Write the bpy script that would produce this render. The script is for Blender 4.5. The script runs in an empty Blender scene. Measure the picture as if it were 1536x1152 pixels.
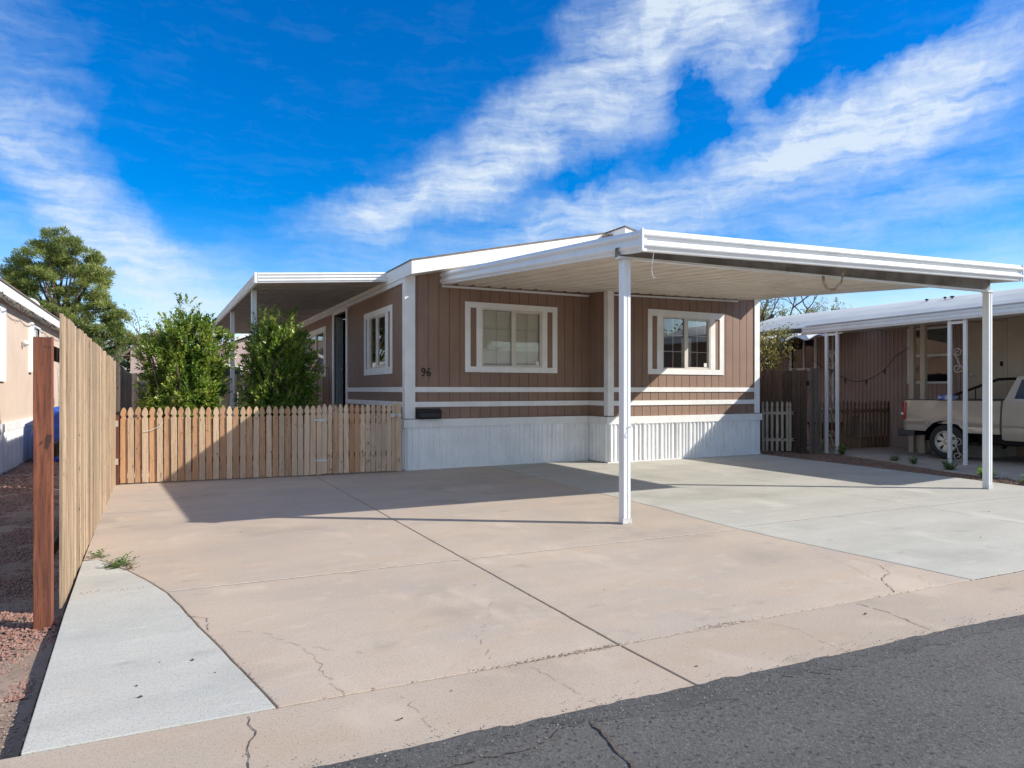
import bpy, math, random
from mathutils import Vector, Matrix, noise as mnoise
R = math.radians
PI = math.pi
S = bpy.context.scene
COL = S.collection

# ------------------------------------------------------------------ camera, sky, sun
YAW = 27.6
cam_d = bpy.data.cameras.new('camera'); cam = bpy.data.objects.new('camera', cam_d); COL.objects.link(cam)
cam.location = (0, 0, 1.4); cam.rotation_euler = (R(90), 0, R(-YAW))
cam_d.sensor_width = 36; cam_d.lens = 1010/1536*36; cam_d.shift_y = 9/1536
cam_d.clip_start = 0.05; cam_d.clip_end = 3000
S.camera = cam
SUN_EL = 32.2
SUN_DIR = Vector((math.cos(R(-33))*math.cos(R(SUN_EL)), math.sin(R(-33))*math.cos(R(SUN_EL)), math.sin(R(SUN_EL))))
sd = bpy.data.lights.new('sun', 'SUN'); sd.energy = 4.3; sd.angle = R(0.5); sd.color = (1.0, 0.94, 0.84)
so = bpy.data.objects.new('sun', sd); COL.objects.link(so)
so.rotation_euler = (-SUN_DIR).to_track_quat('-Z', 'Y').to_euler(); so.location = (20, -20, 30)
S.view_settings.view_transform = 'Standard'; S.view_settings.look = 'None'
S.view_settings.gamma = 1; S.view_settings.use_curve_mapping = False
S.view_settings.exposure = 0.58
SKY_STRENGTH = 0.15

W = bpy.data.worlds.new('World'); S.world = W; W.use_nodes = True
def build_world():
    nt = W.node_tree; N = nt.nodes; L = nt.links
    for n in list(N): N.remove(n)
    out = N.new('ShaderNodeOutputWorld'); bg = N.new('ShaderNodeBackground'); bg.inputs['Strength'].default_value = SKY_STRENGTH
    L.new(bg.outputs[0], out.inputs[0])
    sky = N.new('ShaderNodeTexSky'); sky.sky_type = 'NISHITA'; sky.sun_disc = False
    sky.sun_elevation = R(SUN_EL); sky.sun_rotation = R(90+33)
    sky.altitude = 400; sky.air_density = 1.0; sky.dust_density = 0.4; sky.ozone_density = 3.0
    hs = N.new('ShaderNodeHueSaturation'); hs.inputs['Saturation'].default_value = 1.75; hs.inputs['Hue'].default_value = 0.511; hs.inputs['Value'].default_value = 0.86
    L.new(sky.outputs[0], hs.inputs['Color'])
    hs2 = N.new('ShaderNodeHueSaturation'); hs2.inputs['Saturation'].default_value = 1.15; hs2.inputs['Hue'].default_value = 0.508; hs2.inputs['Value'].default_value = 0.92
    L.new(sky.outputs[0], hs2.inputs['Color'])
    def M(op, a, b=None, c=None):
        m = N.new('ShaderNodeMath'); m.operation = op
        for i, v in enumerate((a, b, c)):
            if v is None: continue
            if isinstance(v, (int, float)): m.inputs[i].default_value = v
            else: L.new(v, m.inputs[i])
        return m.outputs[0]
    tc = N.new('ShaderNodeTexCoord'); sx = N.new('ShaderNodeSeparateXYZ'); L.new(tc.outputs['Generated'], sx.inputs[0])
    az = M('MULTIPLY', M('ARCTAN2', sx.outputs[0], sx.outputs[1]), 180/PI)
    el = M('MULTIPLY', M('ARCSINE', sx.outputs[2]), 180/PI)
    cb = N.new('ShaderNodeCombineXYZ'); L.new(az, cb.inputs[0]); L.new(el, cb.inputs[1])
    def noise(vec, scale, detail, rough, dist=0.0):
        n = N.new('ShaderNodeTexNoise'); n.inputs['Scale'].default_value = scale; n.inputs['Detail'].default_value = detail
        n.inputs['Roughness'].default_value = rough; n.inputs['Distortion'].default_value = dist
        L.new(vec, n.inputs['Vector']); return n
    def vm(op, a, b):
        m = N.new('ShaderNodeVectorMath'); m.operation = op
        for i, v in enumerate((a, b)):
            if isinstance(v, tuple): m.inputs[i].default_value = v
            else: L.new(v, m.inputs[i])
        return m
    nz = noise(cb.outputs[0], 0.11, 5, 0.62)
    warp = vm('MULTIPLY', vm('SUBTRACT', nz.outputs['Color'], (0.5, 0.5, 0.5)).outputs[0], (13, 9, 0)).outputs[0]
    p = vm('ADD', cb.outputs[0], warp).outputs[0]
    # cirrus banks, ending with unseen clouds added for fill light: azimuth, elevation (degrees), half length, half width, tilt, weight
    banks = [(-6.0, 13.5, 15, 3.3, -42, .95), (-10, 23, 5, 6, 0, .36), (-9, 9, 10, 5, 0, .36), (2, 7.5, 8, 4, -10, .34),
             (18.5, 15.5, 10, 2.3, 14, .85), (25, 18.2, 13, 3.4, 24, .62), (36, 25, 14, 4.2, 34, .92), (43, 28, 9, 4.5, 10, .7),
             (46.5, 24.5, 2.4, 5.0, 6, .75), (33, 14.0, 9, 3.0, 12, .75),
             (49, 18, 17, 3.6, 15, 1.0), (59, 20, 12, 4.0, 12, .85), (57, 13.5, 15, 2.4, 8, .55), (60, 9, 16, 2.8, 3, .50),
             (24, 9.5, 20, 4.0, 2, .42), (70, 4, 40, 3.5, 0, .40), (18, 3, 60, 4.5, 0, .42),
             (44, 22, 3.2, 3.0, 0, -.55), (32.5, 16.4, 4.5, 1.3, 18, -.35), (57, 26, 9, 3.0, 20, -.45),
             (120, 38, 45, 34, 10, 1.6), (-165, 38, 60, 36, -10, 1.6), (-90, 34, 45, 26, 10, 1.3), (0, 80, 200, 22, 0, .9)]  # broad clouds behind and overhead, out of view, added to whiten the ambient light
    tot = None
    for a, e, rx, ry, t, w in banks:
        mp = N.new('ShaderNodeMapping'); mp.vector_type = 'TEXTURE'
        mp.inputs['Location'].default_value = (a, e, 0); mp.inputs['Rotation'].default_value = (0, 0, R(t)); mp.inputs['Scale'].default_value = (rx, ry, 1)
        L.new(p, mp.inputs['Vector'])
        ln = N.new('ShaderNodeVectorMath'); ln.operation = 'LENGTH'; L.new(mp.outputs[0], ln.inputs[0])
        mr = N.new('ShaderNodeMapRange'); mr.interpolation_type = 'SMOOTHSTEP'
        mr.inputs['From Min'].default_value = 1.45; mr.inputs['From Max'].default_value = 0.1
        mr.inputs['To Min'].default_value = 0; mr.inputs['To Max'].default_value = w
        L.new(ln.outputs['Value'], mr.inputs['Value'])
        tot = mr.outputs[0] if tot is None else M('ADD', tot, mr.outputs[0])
    mp = N.new('ShaderNodeMapping'); mp.inputs['Rotation'].default_value = (0, 0, R(-24)); mp.inputs['Scale'].default_value = (0.13, 0.80, 1)
    L.new(vm('ADD', cb.outputs[0], vm('MULTIPLY', warp, (.30, .30, 0)).outputs[0]).outputs[0], mp.inputs['Vector'])
    fib = noise(mp.outputs[0], 1.0, 7, 0.52, 0.0)
    mp2 = N.new('ShaderNodeMapping'); mp2.inputs['Rotation'].default_value = (0, 0, R(-28)); mp2.inputs['Scale'].default_value = (0.42, 2.4, 1)
    L.new(vm('ADD', cb.outputs[0], vm('MULTIPLY', warp, (.30, .30, 0)).outputs[0]).outputs[0], mp2.inputs['Vector'])
    fib2 = noise(mp2.outputs[0], 1.0, 5, 0.6, 0.0)
    puff = noise(p, 0.33, 7, 0.62)
    f = M('ADD', M('MULTIPLY', M('SUBTRACT', fib.outputs['Fac'], .5), 1.8), M('MULTIPLY', M('SUBTRACT', puff.outputs['Fac'], .5), 1.3))
    f = M('ADD', f, M('MULTIPLY', M('SUBTRACT', fib2.outputs['Fac'], .5), 0.9))
    tot = M('MULTIPLY', M('MAXIMUM', tot, 0.0), M('ADD', 0.88, f))
    tot = M('ADD', tot, M('MULTIPLY', f, 0.07))
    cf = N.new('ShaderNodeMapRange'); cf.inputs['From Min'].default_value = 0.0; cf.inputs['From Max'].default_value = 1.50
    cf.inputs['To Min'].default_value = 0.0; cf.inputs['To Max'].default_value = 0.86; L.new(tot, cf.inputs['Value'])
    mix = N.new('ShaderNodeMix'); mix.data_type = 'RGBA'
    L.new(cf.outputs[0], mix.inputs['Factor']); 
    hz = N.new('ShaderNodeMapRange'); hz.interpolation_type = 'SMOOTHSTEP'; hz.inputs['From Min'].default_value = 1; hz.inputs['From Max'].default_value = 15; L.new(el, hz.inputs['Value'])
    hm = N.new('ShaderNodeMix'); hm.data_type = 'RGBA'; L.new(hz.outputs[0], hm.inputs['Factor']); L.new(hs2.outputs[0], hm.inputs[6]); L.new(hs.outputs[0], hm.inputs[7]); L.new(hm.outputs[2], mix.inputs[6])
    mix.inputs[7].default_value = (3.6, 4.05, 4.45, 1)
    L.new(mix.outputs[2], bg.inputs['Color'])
build_world()

# ------------------------------------------------------------------ helpers
class MB:
    def __init__(s): s.v = []; s.f = []
    def add(s, vs, fs):
        k = len(s.v); s.v += [tuple(q) for q in vs]; s.f += [tuple(i+k for i in f) for f in fs]
    def box(s, x0, x1, y0, y1, z0, z1):
        s.hexa([(x0, y0, z0), (x1, y0, z0), (x1, y1, z0), (x0, y1, z0)], [(x0, y0, z1), (x1, y0, z1), (x1, y1, z1), (x0, y1, z1)])
    def hexa(s, lo, hi):
        s.add(list(lo)+list(hi), [(3, 2, 1, 0), (4, 5, 6, 7), (0, 1, 5, 4), (1, 2, 6, 5), (2, 3, 7, 6), (3, 0, 4, 7)])
    def prism(s, poly, d0, d1, fn):
        """poly in 2D, extruded between depths d0, d1; fn(a, b, d) -> xyz"""
        n = len(poly)
        s.add([fn(a, b, d0) for a, b in poly]+[fn(a, b, d1) for a, b in poly],
              [tuple(range(n))[::-1], tuple(range(n, 2*n))]+[(i, (i+1) % n, n+(i+1) % n, n+i) for i in range(n)])
    def tube(s, pts, r, n=8, caps=True):
        pts = [Vector(p) for p in pts]; rs = r if isinstance(r, (list, tuple)) else [r]*len(pts)
        vs = []; fs = []
        up = Vector((0, 0, 1))
        for i, p in enumerate(pts):
            d = (pts[min(i+1, len(pts)-1)]-pts[max(i-1, 0)])
            if d.length < 1e-9: d = Vector((0, 0, 1))
            d.normalize()
            a = d.cross(up) if abs(d.dot(up)) < .95 else d.cross(Vector((1, 0, 0)))
            a.normalize(); b = d.cross(a)
            for k in range(n):
                t = 2*PI*k/n; vs.append(p+(a*math.cos(t)+b*math.sin(t))*rs[i])
        for i in range(len(pts)-1):
            for k in range(n):
                fs.append((i*n+k, i*n+(k+1) % n, (i+1)*n+(k+1) % n, (i+1)*n+k))
        if caps: fs += [tuple(range(n)), tuple(range((len(pts)-1)*n, len(pts)*n))[::-1]]
        s.add(vs, fs)
    def lathe(s, prof, fn, n=24):
        """prof = [(r, h)], fn(x, y, h)->xyz"""
        vs = []; fs = []
        for r, h in prof:
            for k in range(n): t = 2*PI*k/n; vs.append(fn(r*math.cos(t), r*math.sin(t), h))
        for i in range(len(prof)-1):
            for k in range(n): fs.append((i*n+k, i*n+(k+1) % n, (i+1)*n+(k+1) % n, (i+1)*n+k))
        s.add(vs, fs)
    def blob(s, c, rx, ry, rz, n=8, m=6):
        vs = []; fs = []
        for i in range(m+1):
            ph = PI*i/m
            for k in range(n):
                t = 2*PI*k/n; vs.append((c[0]+rx*math.sin(ph)*math.cos(t), c[1]+ry*math.sin(ph)*math.sin(t), c[2]+rz*math.cos(ph)))
        for i in range(m):
            for k in range(n): fs.append((i*n+k, (i+1)*n+k, (i+1)*n+(k+1) % n, i*n+(k+1) % n))
        s.add(vs, fs)

def wroot(o):
    while o.parent: o = o.parent
    return o
def obj(name, mb, mat, parent=None, smooth=False, bevel=0, local=False, fix=True):
    me = bpy.data.meshes.new(name)
    off = Vector((0, 0, 0))
    if parent is not None and not local:
        off = Vector(wroot(parent).location)
    me.from_pydata([(v[0]-off.x, v[1]-off.y, v[2]-off.z) for v in mb.v], [], mb.f)
    me.validate(); me.materials.append(mat)
    if fix and len(mb.f) < 20000:
        import bmesh
        bm = bmesh.new(); bm.from_mesh(me); bmesh.ops.recalc_face_normals(bm, faces=bm.faces); bm.to_mesh(me); bm.free()
    o = bpy.data.objects.new(name, me); COL.objects.link(o)
    if smooth: me.polygons.foreach_set('use_smooth', [True]*len(me.polygons))
    if parent is not None: o.parent = parent
    if bevel:
        b = o.modifiers.new('bevel', 'BEVEL'); b.width = bevel; b.segments = 2; b.limit_method = 'ANGLE'; b.harden_normals = False
    return o
def thing(name, label, cat, loc=(0, 0, 0), rz=0, group=None):
    o = bpy.data.objects.new(name, None); COL.objects.link(o); o.location = loc; o.rotation_euler = (0, 0, rz)
    o.empty_display_size = .2
    return tag(o, label, cat, group)
def tag(o, label, cat, group=None, kind=None):
    o['label'] = label; o['category'] = cat
    if group: o['group'] = group
    if kind: o['kind'] = kind
    return o
def struct(name, mb, mat, **k):
    o = obj(name, mb, mat, **k); o['kind'] = 'structure'; return o
def dup(root, loc=None, rz=None, label=None, scale=None):
    def rec(o, par):
        c = o.copy(); COL.objects.link(c); c.parent = par
        for ch in list(o.children): rec(ch, c)
        return c
    r = rec(root, None)
    if loc is not None: r.location = loc
    if rz is not None: r.rotation_euler = (0, 0, rz)
    if scale is not None: r.scale = scale
    if label: r['label'] = label
    return r

# ------------------------------------------------------------------ materials
def mat(name, col, rough=.6, col2=None, nscale=3, stretch=(1, 1, 1), rnd=0.0, bump=0, bscale=60, bstretch=None, metal=0, spec=.5, layers=(), coat=0, detail=5, alt=None):
    """col/col2 mixed by world noise; layers = [(scale, stretch, lo, hi, colour, amount)] mixed on top; rnd = per-object value spread"""
    m = bpy.data.materials.new(name); m.use_nodes = True; nt = m.node_tree; N = nt.nodes; L = nt.links
    b = N['Principled BSDF']; b.inputs['Roughness'].default_value = rough; b.inputs['Metallic'].default_value = metal
    b.inputs['Specular IOR Level'].default_value = spec; b.inputs['Coat Weight'].default_value = coat
    g = N.new('ShaderNodeNewGeometry'); oi = N.new('ShaderNodeObjectInfo')
    off = N.new('ShaderNodeVectorMath'); off.operation = 'MULTIPLY_ADD'
    L.new(oi.outputs['Random'], off.inputs[0]); off.inputs[1].default_value = (37, 91, 53) if rnd else (0, 0, 0); L.new(g.outputs['Position'], off.inputs[2])
    pos = off.outputs[0]
    def nz(scale, st, det=detail, rg=.55):
        mp = N.new('ShaderNodeMapping'); mp.inputs['Scale'].default_value = st; L.new(pos, mp.inputs[0])
        n = N.new('ShaderNodeTexNoise'); n.inputs['Scale'].default_value = scale; n.inputs['Detail'].default_value = det; n.inputs['Roughness'].default_value = rg
        L.new(mp.outputs[0], n.inputs['Vector']); return n.outputs['Fac']
    def mix(fac, a, c, blend='MIX'):
        x = N.new('ShaderNodeMix'); x.data_type = 'RGBA'; x.blend_type = blend
        if isinstance(fac, float): x.inputs['Factor'].default_value = fac
        else: L.new(fac, x.inputs['Factor'])
        for s, v in ((6, a), (7, c)):
            if isinstance(v, tuple): x.inputs[s].default_value = (*v, 1)
            else: L.new(v, x.inputs[s])
        return x.outputs[2]
    def ramp(v, lo, hi, to=1.0):
        r = N.new('ShaderNodeMapRange'); r.inputs['From Min'].default_value = lo; r.inputs['From Max'].default_value = hi; r.inputs['To Max'].default_value = to
        r.interpolation_type = 'SMOOTHSTEP'
        L.new(v, r.inputs['Value']); return r.outputs[0]
    c = tuple(col)
    if col2 is not None: c = mix(ramp(nz(nscale, stretch), .32, .68), tuple(col), tuple(col2))
    for (sc, st, lo, hi, cc, am) in layers:
        c = mix(ramp(nz(sc, st), lo, hi, am), c, tuple(cc))
    if alt is not None:
        wn = N.new('ShaderNodeMath'); wn.operation = 'FRACT'; wm = N.new('ShaderNodeMath'); wm.operation = 'MULTIPLY'; wm.inputs[1].default_value = 17.3
        L.new(oi.outputs['Random'], wm.inputs[0]); L.new(wm.outputs[0], wn.inputs[0]); al = N.new('ShaderNodeMath'); al.operation = 'MULTIPLY'; al.inputs[1].default_value = .75; L.new(wn.outputs[0], al.inputs[0])
        c = mix(al.outputs[0], c, tuple(alt), 'MIX')
    if rnd:
        mr = N.new('ShaderNodeMapRange'); mr.inputs['To Min'].default_value = 1-rnd; mr.inputs['To Max'].default_value = 1+rnd; L.new(oi.outputs['Random'], mr.inputs['Value'])
        cb = N.new('ShaderNodeCombineColor'); [L.new(mr.outputs[0], cb.inputs[i]) for i in range(3)]
        c = mix(1.0, c, cb.outputs[0], 'MULTIPLY')
    if isinstance(c, tuple): b.inputs['Base Color'].default_value = (*c, 1)
    else: L.new(c, b.inputs['Base Color'])
    if bump:
        bp = N.new('ShaderNodeBump'); bp.inputs['Strength'].default_value = min(1, bump*10); bp.inputs['Distance'].default_value = .004
        L.new(nz(bscale, bstretch or (1, 1, 1), 4, .6), bp.inputs['Height']); L.new(bp.outputs[0], b.inputs['Normal'])
    return m

WHITE = mat('white_paint', (.80, .79, .77), .5, (.72, .71, .69), 1.5, layers=[(9, (1, 1, .2), .60, .80, (.48, .45, .40), .4), (60, (1, 1, 1), .62, .75, (.4, .37, .33), .3)], bump=.02, bscale=90)
WMETAL = mat('white_metal', (.76, .77, .77), .35, (.70, .71, .72), 2, layers=[(5, (1, 1, .3), .56, .8, (.52, .49, .44), .45), (30, (1, 1, .15), .60, .75, (.42, .37, .31), .4)])
TRIM = mat('trim_paint', (.82, .81, .79), .55, (.74, .73, .70), 4, layers=[(14, (1, 1, 1), .6, .85, (.45, .42, .37), .4)], bump=.04, bscale=50)
SIDING = mat('brown_siding', (.262, .165, .117), .7, (.216, .136, .097), 1.1, layers=[(26, (1, 1, .06), .5, .85, (.37, .225, .16), .45), (1.4, (1, 1, .35), .55, .75, (.37, .24, .175), .35), (60, (1, 1, .1), .6, .8, (.17, .095, .065), .4)], bump=.05, bscale=70, bstretch=(1, 1, .08))
DARKGAP = mat('groove_shadow_paint', (.08, .05, .037), .8)
SHEET = mat('deck_sheet', (.76, .70, .61), .5, (.68, .62, .53), 2, layers=[(3, (1, .3, 1), .5, .8, (.42, .37, .31), .35)])
SHEETD = mat('awning_sheet', (.40, .36, .32), .55, (.30, .265, .23), 3, layers=[(6, (.3, 1, 1), .5, .8, (.20, .16, .13), .5)])
SKIRT = mat('skirt_metal', (.86, .86, .85), .42, (.78, .78, .77), 2.5, layers=[(7, (1, 1, .12), .55, .85, (.48, .47, .45), .5), (22, (1, 1, .3), .6, .75, (.45, .41, .36), .4)])
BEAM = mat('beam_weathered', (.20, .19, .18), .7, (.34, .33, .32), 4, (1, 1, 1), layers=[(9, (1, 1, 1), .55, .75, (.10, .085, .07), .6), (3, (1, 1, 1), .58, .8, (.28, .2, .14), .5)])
BEAM2 = mat('scroll_paint', (.42, .38, .35), .6, (.30, .26, .23), 30)
SHINGLE = mat('roof_shingle', (.13, .09, .07), .9, (.2, .16, .13), 12, bump=.1, bscale=40)
BLACK = mat('black_metal', (.013, .013, .015), .55, spec=.3)
DARK = mat('interior_dark', (.05, .045, .04), .8)
BLIND = mat('blind_slats', (.86, .83, .76), .6, (.80, .77, .70), 3)
def concrete(name, c1, c2, c3, streak=(1, 3, 1)):
    return mat(name, c1, .88, c2, .55, streak, bump=.028, bscale=140, detail=8,
               layers=[(1.7, streak, .45, .70, c3, .7), (.8, (1, 1, 1), .52, .72, tuple(x*.78 for x in c2), .7), (3.5, streak, .56, .72, tuple(min(1, x*1.12) for x in c1), .5),
                       (110, (1, 1, 1), .50, .72, tuple(x*.45 for x in c1), .7), (75, (1, 1, 1), .60, .72, tuple(x*.40 for x in c1), .6), (28, (1, 1, 1), .55, .75, tuple(x*.78 for x in c1), .45), (260, (1, 1, 1), .5, .85, tuple(min(1, x*1.5) for x in c1), .5),
                       (7, (1, 4, 1), .62, .78, tuple(x*.62 for x in c2), .5), (2.2, (1, 1.8, 1), .60, .76, tuple(x*.62 for x in c2), .5), (1.1, (1.6, 1, 1), .56, .70, tuple(min(1, x*1.18) for x in c1), .5)])
TAN = concrete('tan_concrete', (.475, .388, .308), (.395, .335, .28), (.455, .35, .262), (1, 2.2, 1))
APRON = concrete('apron_concrete', (.435, .357, .285), (.385, .318, .257), (.41, .31, .225), (1, 1.2, 1))
GREY = concrete('grey_concrete', (.46, .445, .395), (.39, .378, .335), (.45, .42, .365), (1, 3.5, 1))
PALE = concrete('pale_concrete', (.475, .465, .42), (.415, .41, .375), (.46, .43, .38), (1, 5, 1))
NCONC = concrete('neighbour_concrete', (.46, .40, .35), (.36, .32, .28), (.48, .41, .35))
ASPH = mat('asphalt', (.066, .063, .060), .85, (.088, .084, .079), .9, (1, 1.6, 1), bump=.10, bscale=90, detail=8,
           layers=[(60, (1, 1, 1), .45, .70, (.145, .14, .132), .7), (150, (1, 1, 1), .58, .70, (.28, .265, .25), .5), (45, (1, 1, 1), .56, .66, (.022, .021, .02), .85), (1.6, (1, 2.5, 1), .5, .75, (.125, .12, .113), .5)])
ASPHD = mat('asphalt_seal', (.058, .056, .054), .85, (.08, .077, .073), 3, bump=.10, bscale=100, layers=[(80, (1, 1, 1), .48, .72, (.16, .155, .145), .7), (45, (1, 1, 1), .56, .66, (.022, .021, .02), .8)])
MORTAR = mat('joint_mortar', (.66, .60, .52), .9, (.52, .46, .39), 20, bump=.06, bscale=200)
CRACKM = mat('crack_dirt', (.07, .055, .045), .95, (.12, .095, .075), 30)
HAIR = mat('hairline_crack', (.30, .225, .17), .95, (.25, .19, .145), 30)
DIRT = mat('dirt', (.22, .155, .115), .95, (.30, .22, .17), 2, bump=.2, bscale=40, layers=[(30, (1, 1, 1), .5, .7, (.12, .08, .06), .6)])
GROUND = mat('desert_ground', (.33, .26, .20), .95, (.26, .2, .155), .5, bump=.2, bscale=30)
GRAV = mat('gravel_stone', (.23, .115, .085), .85, (.30, .17, .135), 25, layers=[(60, (1, 1, 1), .55, .7, (.42, .31, .26), .7), (45, (1, 1, 1), .6, .75, (.12, .06, .045), .7)])
def wood(name, c1, c2, knot, rnd=.14, axis='z', alt=None):
    st = {'z': (1, 1, .07), 'x': (.07, 1, 1), 'y': (1, .07, 1)}[axis]
    return mat(name, c1, .85, c2, 14, st, rnd=rnd, bump=.08, bscale=60, bstretch=st, alt=alt, layers=[(60, st, .45, .68, tuple(x*.50 for x in c2), .65), (17, (1, 1, .6), .635, .675, knot, .9), (2.2, (1, 1, .4), .50, .75, tuple(x*.6 for x in c1), .5), (150, (1, 1, .12), .55, .7, tuple(x*.55 for x in c2), .5)])
CEDAR = wood('cedar_picket', (.70, .51, .335), (.58, .40, .25), (.11, .05, .022), .18, alt=(.56, .42, .29))
CEDARB = wood('cedar_picket_back', (.55, .34, .195), (.43, .25, .135), (.09, .035, .017), .18, alt=(.47, .25, .12))
TALLW = wood('weathered_board', (.56, .405, .26), (.29, .20, .13), (.10, .06, .035), .30, alt=(.33, .25, .17))
REDW = wood('redwood_post', (.24, .078, .038), (.11, .036, .02), (.04, .016, .01), .02)
DARKW = wood('dark_board', (.085, .06, .048), (.13, .098, .08), (.02, .015, .012), .3)
GREYW = wood('grey_picket', (.44, .37, .29), (.32, .265, .205), (.08, .06, .05), .12)
BROWNW = wood('brown_picket', (.27, .16, .10), (.17, .10, .065), (.03, .02, .015), .25)
RAILW = wood('rail_wood', (.11, .08, .06), (.07, .05, .04), (.03, .02, .015), .1)
GALV = mat('galvanised', (.66, .66, .65), .4, (.5, .5, .5), 20, metal=.2)
NSID = mat('neighbour_siding', (.42, .305, .26), .6, (.36, .26, .22), 1.5, layers=[(20, (1, 1, .05), .5, .8, (.31, .225, .19), .4)])
NROOF = mat('neighbour_roof', (.60, .61, .60), .8, (.52, .53, .52), 1, layers=[(2, (1, .2, 1), .55, .8, (.36, .38, .39), .4)])
CREAM = mat('cream_siding', (.62, .50, .40), .7, (.57, .455, .36), 1.2, bump=.02, bscale=60)
PINKH = mat('pinkish_siding', (.50, .38, .35), .7, (.44, .33, .30), 1)
BEIGE = mat('beige_door_paint', (.50, .42, .33), .5, (.44, .37, .29), 2)
SCREEN = mat('grey_door_paint', (.34, .37, .40), .5, (.28, .31, .34), 2)
PAINT = mat('truck_paint', (.44, .37, .30), .28, (.41, .345, .28), 2, coat=.8, metal=.2)
TYRE = mat('tyre_rubber', (.022, .022, .024), .8, (.035, .033, .03), 20)
ALLOY = mat('alloy_wheel', (.55, .53, .50), .35, metal=.6)
PLASTIC = mat('grey_plastic', (.06, .06, .062), .6)
REDL = mat('red_lens', (.50, .008, .010), .3)
CLEARL = mat('clear_lens', (.75, .72, .7), .15, coat=.5)
BLUE = mat('blue_tarp', (.012, .075, .42), .45, (.01, .05, .3), 8)
RUST = mat('rusted_strap', (.30, .19, .12), .7, (.5, .42, .35), 15)
BARK = mat('bark', (.10, .07, .05), .95, (.16, .12, .09), 6, (1, 1, .3), bump=.2, bscale=20)
def glass(name, tint=(.75, .78, .78), refl=1.0, ior=1.6):
    m = bpy.data.materials.new(name); m.use_nodes = True; nt = m.node_tree; N = nt.nodes; L = nt.links
    N.remove(N['Principled BSDF']); out = N['Material Output']
    g = N.new('ShaderNodeBsdfGlossy'); g.inputs['Roughness'].default_value = .01; g.inputs['Color'].default_value = (refl, refl, refl, 1)
    t = N.new('ShaderNodeBsdfTransparent'); t.inputs['Color'].default_value = (*tint, 1)
    fr = N.new('ShaderNodeFresnel'); fr.inputs['IOR'].default_value = ior
    mx = N.new('ShaderNodeMixShader'); L.new(fr.outputs[0], mx.inputs[0]); L.new(t.outputs[0], mx.inputs[1]); L.new(g.outputs[0], mx.inputs[2])
    L.new(mx.outputs[0], out.inputs[0]); return m
GLASS = glass('window_glass', (.96, .96, .94), 1.0, 1.42)
GLASSD = glass('dark_window_glass', (.62, .64, .62), 1.0, 1.8)
CARG = glass('car_glass', (.16, .17, .19), 1, 1.6)
def leafmat(name, c1, c2, c3, rough=.45, trans=.25, sc=3.0):
    m = bpy.data.materials.new(name); m.use_nodes = True; nt = m.node_tree; N = nt.nodes; L = nt.links
    b = N['Principled BSDF']; out = N['Material Output']; b.inputs['Roughness'].default_value = rough
    g = N.new('ShaderNodeNewGeometry')
    n = N.new('ShaderNodeTexNoise'); n.inputs['Scale'].default_value = sc; n.inputs['Detail'].default_value = 3; L.new(g.outputs['Position'], n.inputs['Vector'])
    cr = N.new('ShaderNodeValToRGB'); e = cr.color_ramp.elements; e[0].position = .3; e[0].color = (*c1, 1); e[1].position = .72; e[1].color = (*c3, 1)
    k = e.new(.5); k.color = (*c2, 1)
    ad = N.new('ShaderNodeMath'); ad.operation = 'MULTIPLY_ADD'; L.new(g.outputs['Random Per Island'], ad.inputs[0]); ad.inputs[1].default_value = .34
    sb = N.new('ShaderNodeMath'); sb.operation = 'SUBTRACT'; L.new(n.outputs['Fac'], sb.inputs[0]); sb.inputs[1].default_value = .17
    L.new(sb.outputs[0], ad.inputs[2]); L.new(ad.outputs[0], cr.inputs[0]); L.new(cr.outputs[0], b.inputs['Base Color'])
    tr = N.new('ShaderNodeBsdfTranslucent'); L.new(cr.outputs[0], tr.inputs['Color'])
    mx = N.new('ShaderNodeMixShader'); mx.inputs[0].default_value = trans; L.new(b.outputs[0], mx.inputs[1]); L.new(tr.outputs[0], mx.inputs[2]); L.new(mx.outputs[0], out.inputs[0])
    return m
LEAF = leafmat('glossy_leaf', (.07, .14, .016), (.18, .29, .035), (.42, .48, .09), .28, .4, 3.2)
NEEDLE = leafmat('pine_needle', (.10, .145, .03), (.225, .275, .065), (.38, .41, .12), .6, .35, .55)
MESQ = leafmat('mesquite_leaf', (.13, .14, .04), (.25, .25, .085), (.40, .37, .16), .6, .3, 1.2)
YLEAF = leafmat('yellowing_leaf', (.13, .14, .03), (.30, .28, .06), (.52, .44, .15), .5, .3, 2.0)
WEED = leafmat('weed_leaf', (.05, .09, .025), (.11, .17, .05), (.2, .27, .08), .6, .25, 12)
BRIGHTW = leafmat('bright_weed_leaf', (.10, .20, .03), (.17, .32, .05), (.3, .42, .08), .5, .3, 12)
DRYL = mat('dry_leaf', (.06, .035, .022), .9, (.10, .065, .04), 40)

# ------------------------------------------------------------------ ground, road, slabs
rg = random.Random(5)
def A(x): return 3.135-.058*x          # joint between slabs and apron
def RD(x): return 2.56-.070*x          # edge of the asphalt
def flat(poly, z1, z0=None, jit=0):
    mb = MB(); z0 = z1-.004 if z0 is None else z0
    mb.prism(poly, z0, z1, lambda a, b, d: (a, b, d)); return mb
g = MB(); g.add([(-900, -900, -.13), (900, -900, -.13), (900, 900, -.13), (-900, 900, -.13)], [(0, 1, 2, 3)]); struct('ground', g, GROUND, fix=False)
struct('gravel_bed', flat([(-9, 1), (-.50, 1), (-.50, 3.2), (-.60, 6.4), (-.66, 11.5), (-.66, 26), (-9, 26)], -.07, -.12), DIRT)
curve = [(5.416, 11.6), (5.40, 11.04), (5.30, 8.39), (5.272, 7.216), (5.262, 6.471), (5.20, 5.6), (5.17, 5.119), (5.185, 4.5), (5.21, 4.184), (5.26, 3.5), (5.308, A(5.3)+.006)]
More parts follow.
